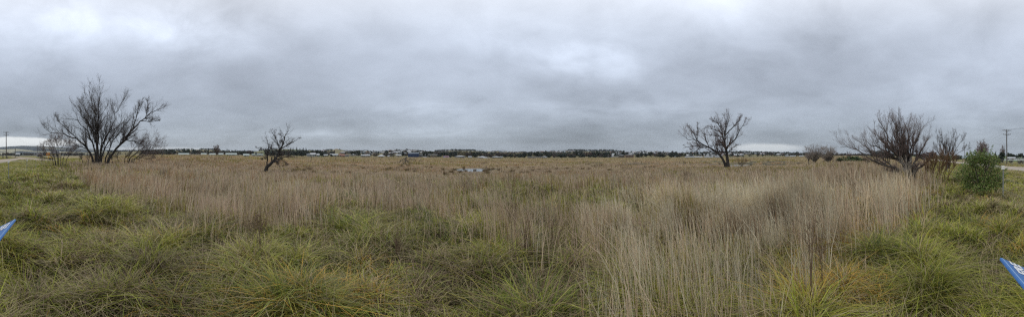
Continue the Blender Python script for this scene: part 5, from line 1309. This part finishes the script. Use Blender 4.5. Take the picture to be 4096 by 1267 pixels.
def noise(scale, detail, off, dist=0.0, rough=.5):
    mp = ns.new('ShaderNodeMapping'); mp.inputs['Location'].default_value = off; ln.new(comb.outputs[0], mp.inputs['Vector'])
    n = ns.new('ShaderNodeTexNoise'); n.inputs['Scale'].default_value = scale; n.inputs['Detail'].default_value = detail; n.inputs['Roughness'].default_value = rough; n.inputs['Distortion'].default_value = dist
    ln.new(mp.outputs[0], n.inputs['Vector']); return n.outputs['Fac']
n1 = noise(.62, 6, (3.1, 1.7, 0), .25, .52); n2 = noise(2.0, 8, (7.3, 2.2, 0), .3, .58); n3 = noise(.28, 2, (1.3, 8.1, 0))
# elevation profile of the cloud deck (sine of elevation)
cr = ns.new('ShaderNodeValToRGB'); cr.color_ramp.interpolation = 'B_SPLINE'; ln.new(zc, cr.inputs[0])
els = cr.color_ramp.elements
prof = [(0.0, (.355, .405, .465)), (.06, (.348, .395, .455)), (.16, (.41, .462, .545)), (.30, (.51, .57, .68)), (.50, (.64, .71, .835)), (1.0, (1.75, 1.74, 1.76))]
els[0].position, els[0].color = prof[0][0], (*prof[0][1], 1); els[1].position, els[1].color = prof[-1][0], (*prof[-1][1], 1)
for p, c in prof[1:-1]:
    e = els.new(p); e.color = (*c, 1)
var = math_('ADD', math_('MULTIPLY', math_('SUBTRACT', n1, .5), 1.08), math_('MULTIPLY', math_('SUBTRACT', n2, .5), .52))
var = math_('ADD', var, math_('MULTIPLY', math_('SUBTRACT', n3, .5), .7))
gain = math_('ADD', 1.0, var)
def patch(px, row, sx, sy, amp):
    """a brighter thinning of the cloud deck in one direction of the sky"""
    a = (px - PX0) / K; z0 = (HY - row) / K; el = math.atan(z0)
    hx, hy = math.sin(a), math.cos(a)
    # horizontal angle via cross product with the direction
    cr_ = math_('SUBTRACT', math_('MULTIPLY', X, hy), math_('MULTIPLY', Y, hx)); dt = math_('ADD', math_('MULTIPLY', X, hx), math_('MULTIPLY', Y, hy))
    ang = math_('ARCTAN2', cr_, dt)
    hl = math_('SQRT', math_('ADD', math_('MULTIPLY', X, X), math_('MULTIPLY', Y, Y))); ee = math_('DIVIDE', Z, math_('MAXIMUM', hl, .01))
    u = math_('DIVIDE', ang, sx / K); v = math_('DIVIDE', math_('SUBTRACT', ee, z0), sy / K)
    q = math_('ADD', math_('MULTIPLY', u, u), math_('MULTIPLY', v, v))
    return math_('MULTIPLY', math_('EXPONENT', math_('MULTIPLY', q, -1.0)), amp)
wig = math_('MAXIMUM', math_('ADD', -.5, math_('MULTIPLY', n2, 3.0)), 0)
total = gain
for px, row, sx, sy, amp in ((700, 120, 330, 120, .36), (250, 90, 260, 100, .28), (2360, 250, 190, 80, .34), (2050, 190, 260, 90, .14), (3050, 90, 420, 160, .12), (1720, 430, 260, 34, .20), (2500, 440, 300, 38, .20), (1700, 530, 320, 20, .26), (1250, 535, 180, 18, .20), (200, 420, 420, 90, -.12), (1100, 330, 300, 110, -.10), (1750, 240, 240, 80, -.08), (3350, 300, 450, 120, -.05), (3950, 480, 300, 160, .06), (2300, 560, 700, 18, -.06)):
    total = math_('ADD', total, math_('MULTIPLY', patch(px, row, sx, sy, amp), wig))
cl = ns.new('ShaderNodeMix'); cl.data_type = 'RGBA'; cl.blend_type = 'MULTIPLY'; cl.inputs[0].default_value = 1
ln.new(cr.outputs['Color'], cl.inputs[6])
tcol = ns.new('ShaderNodeCombineColor')
for i in range(3): ln.new(total, tcol.inputs[i])
ln.new(tcol.outputs[0], cl.inputs[7])
# clear strip of brighter sky under the deck on the left and a small break on the right
def gap(px, row, sx, sy, lo, hi):
    g_ = patch(px, row, sx, sy, 1.0); return smooth(math_('ADD', g_, math_('MULTIPLY', math_('SUBTRACT', n2, .5), .35)), lo, hi)
g1 = gap(-40, 572, 440, 30, .40, .66); g2 = math_('MULTIPLY', gap(3060, 592, 190, 22, .30, .85), .72); g3 = math_('MULTIPLY', gap(640, 596, 260, 12, .3, .9), .35)
gg = math_('MAXIMUM', math_('MAXIMUM', g1, g2), g3)
mx = ns.new('ShaderNodeMix'); mx.data_type = 'RGBA'; ln.new(gg, mx.inputs[0]); ln.new(cl.outputs[2], mx.inputs[6]); mx.inputs[7].default_value = (.92, .95, .96, 1)
sky = ns.new('ShaderNodeTexSky'); sky.sky_type = 'NISHITA'; sky.sun_disc = False; sky.sun_elevation = SUN_EL; sky.sun_rotation = SUN_AZ
skm = ns.new('ShaderNodeMix'); skm.data_type = 'RGBA'; skm.blend_type = 'MULTIPLY'; skm.inputs[0].default_value = 1; ln.new(sky.outputs[0], skm.inputs[6]); skm.inputs[7].default_value = (.1, .1, .1, 1)
fin = ns.new('ShaderNodeMix'); fin.data_type = 'RGBA'; fin.inputs[0].default_value = .94; ln.new(skm.outputs[2], fin.inputs[6]); ln.new(mx.outputs[2], fin.inputs[7])
ln.new(fin.outputs[2], bg.inputs['Color']); bg.inputs['Strength'].default_value = 1.0

sl = bpy.data.lights.new('sun', 'SUN'); sl.energy = 1.0; sl.angle = RND(25); sl.color = (1, .97, .92)
so = bpy.data.objects.new('sun', sl); COL.objects.link(so)
dv = Vector((math.sin(SUN_AZ) * math.cos(SUN_EL), math.cos(SUN_AZ) * math.cos(SUN_EL), math.sin(SUN_EL)))
so.rotation_euler = (-dv).to_track_quat('-Z', 'Y').to_euler()

SC.render.engine = 'CYCLES'
cam = bpy.data.cameras.new('camera'); co = bpy.data.objects.new('camera', cam); COL.objects.link(co); SC.camera = co
co.location = (0, 0, HC); co.rotation_euler = (math.pi / 2, 0, 0)
cam.type = 'PANO'; cam.panorama_type = 'CENTRAL_CYLINDRICAL'
cam.central_cylindrical_range_u_min = -2048 / K; cam.central_cylindrical_range_u_max = 2048 / K
cam.central_cylindrical_range_v_min = -(1267 - HY) / K; cam.central_cylindrical_range_v_max = HY / K
cam.central_cylindrical_radius = 1.0
cam.clip_start = .05; cam.clip_end = 20000
SC.view_settings.view_transform = 'Standard'; SC.view_settings.look = 'None'; SC.view_settings.exposure = 0; SC.view_settings.gamma = 1
SC.cycles.use_denoising = False; SC.cycles.filter_width = 1.3; SC.cycles.denoiser = 'OPENIMAGEDENOISE'; SC.cycles.denoising_input_passes = 'RGB_ALBEDO_NORMAL'; SC.cycles.denoising_prefilter = 'ACCURATE'
SC.cycles.max_bounces = 5; SC.cycles.diffuse_bounces = 3; SC.cycles.transparent_max_bounces = 4
print('BUILD OK', len(SC.objects))
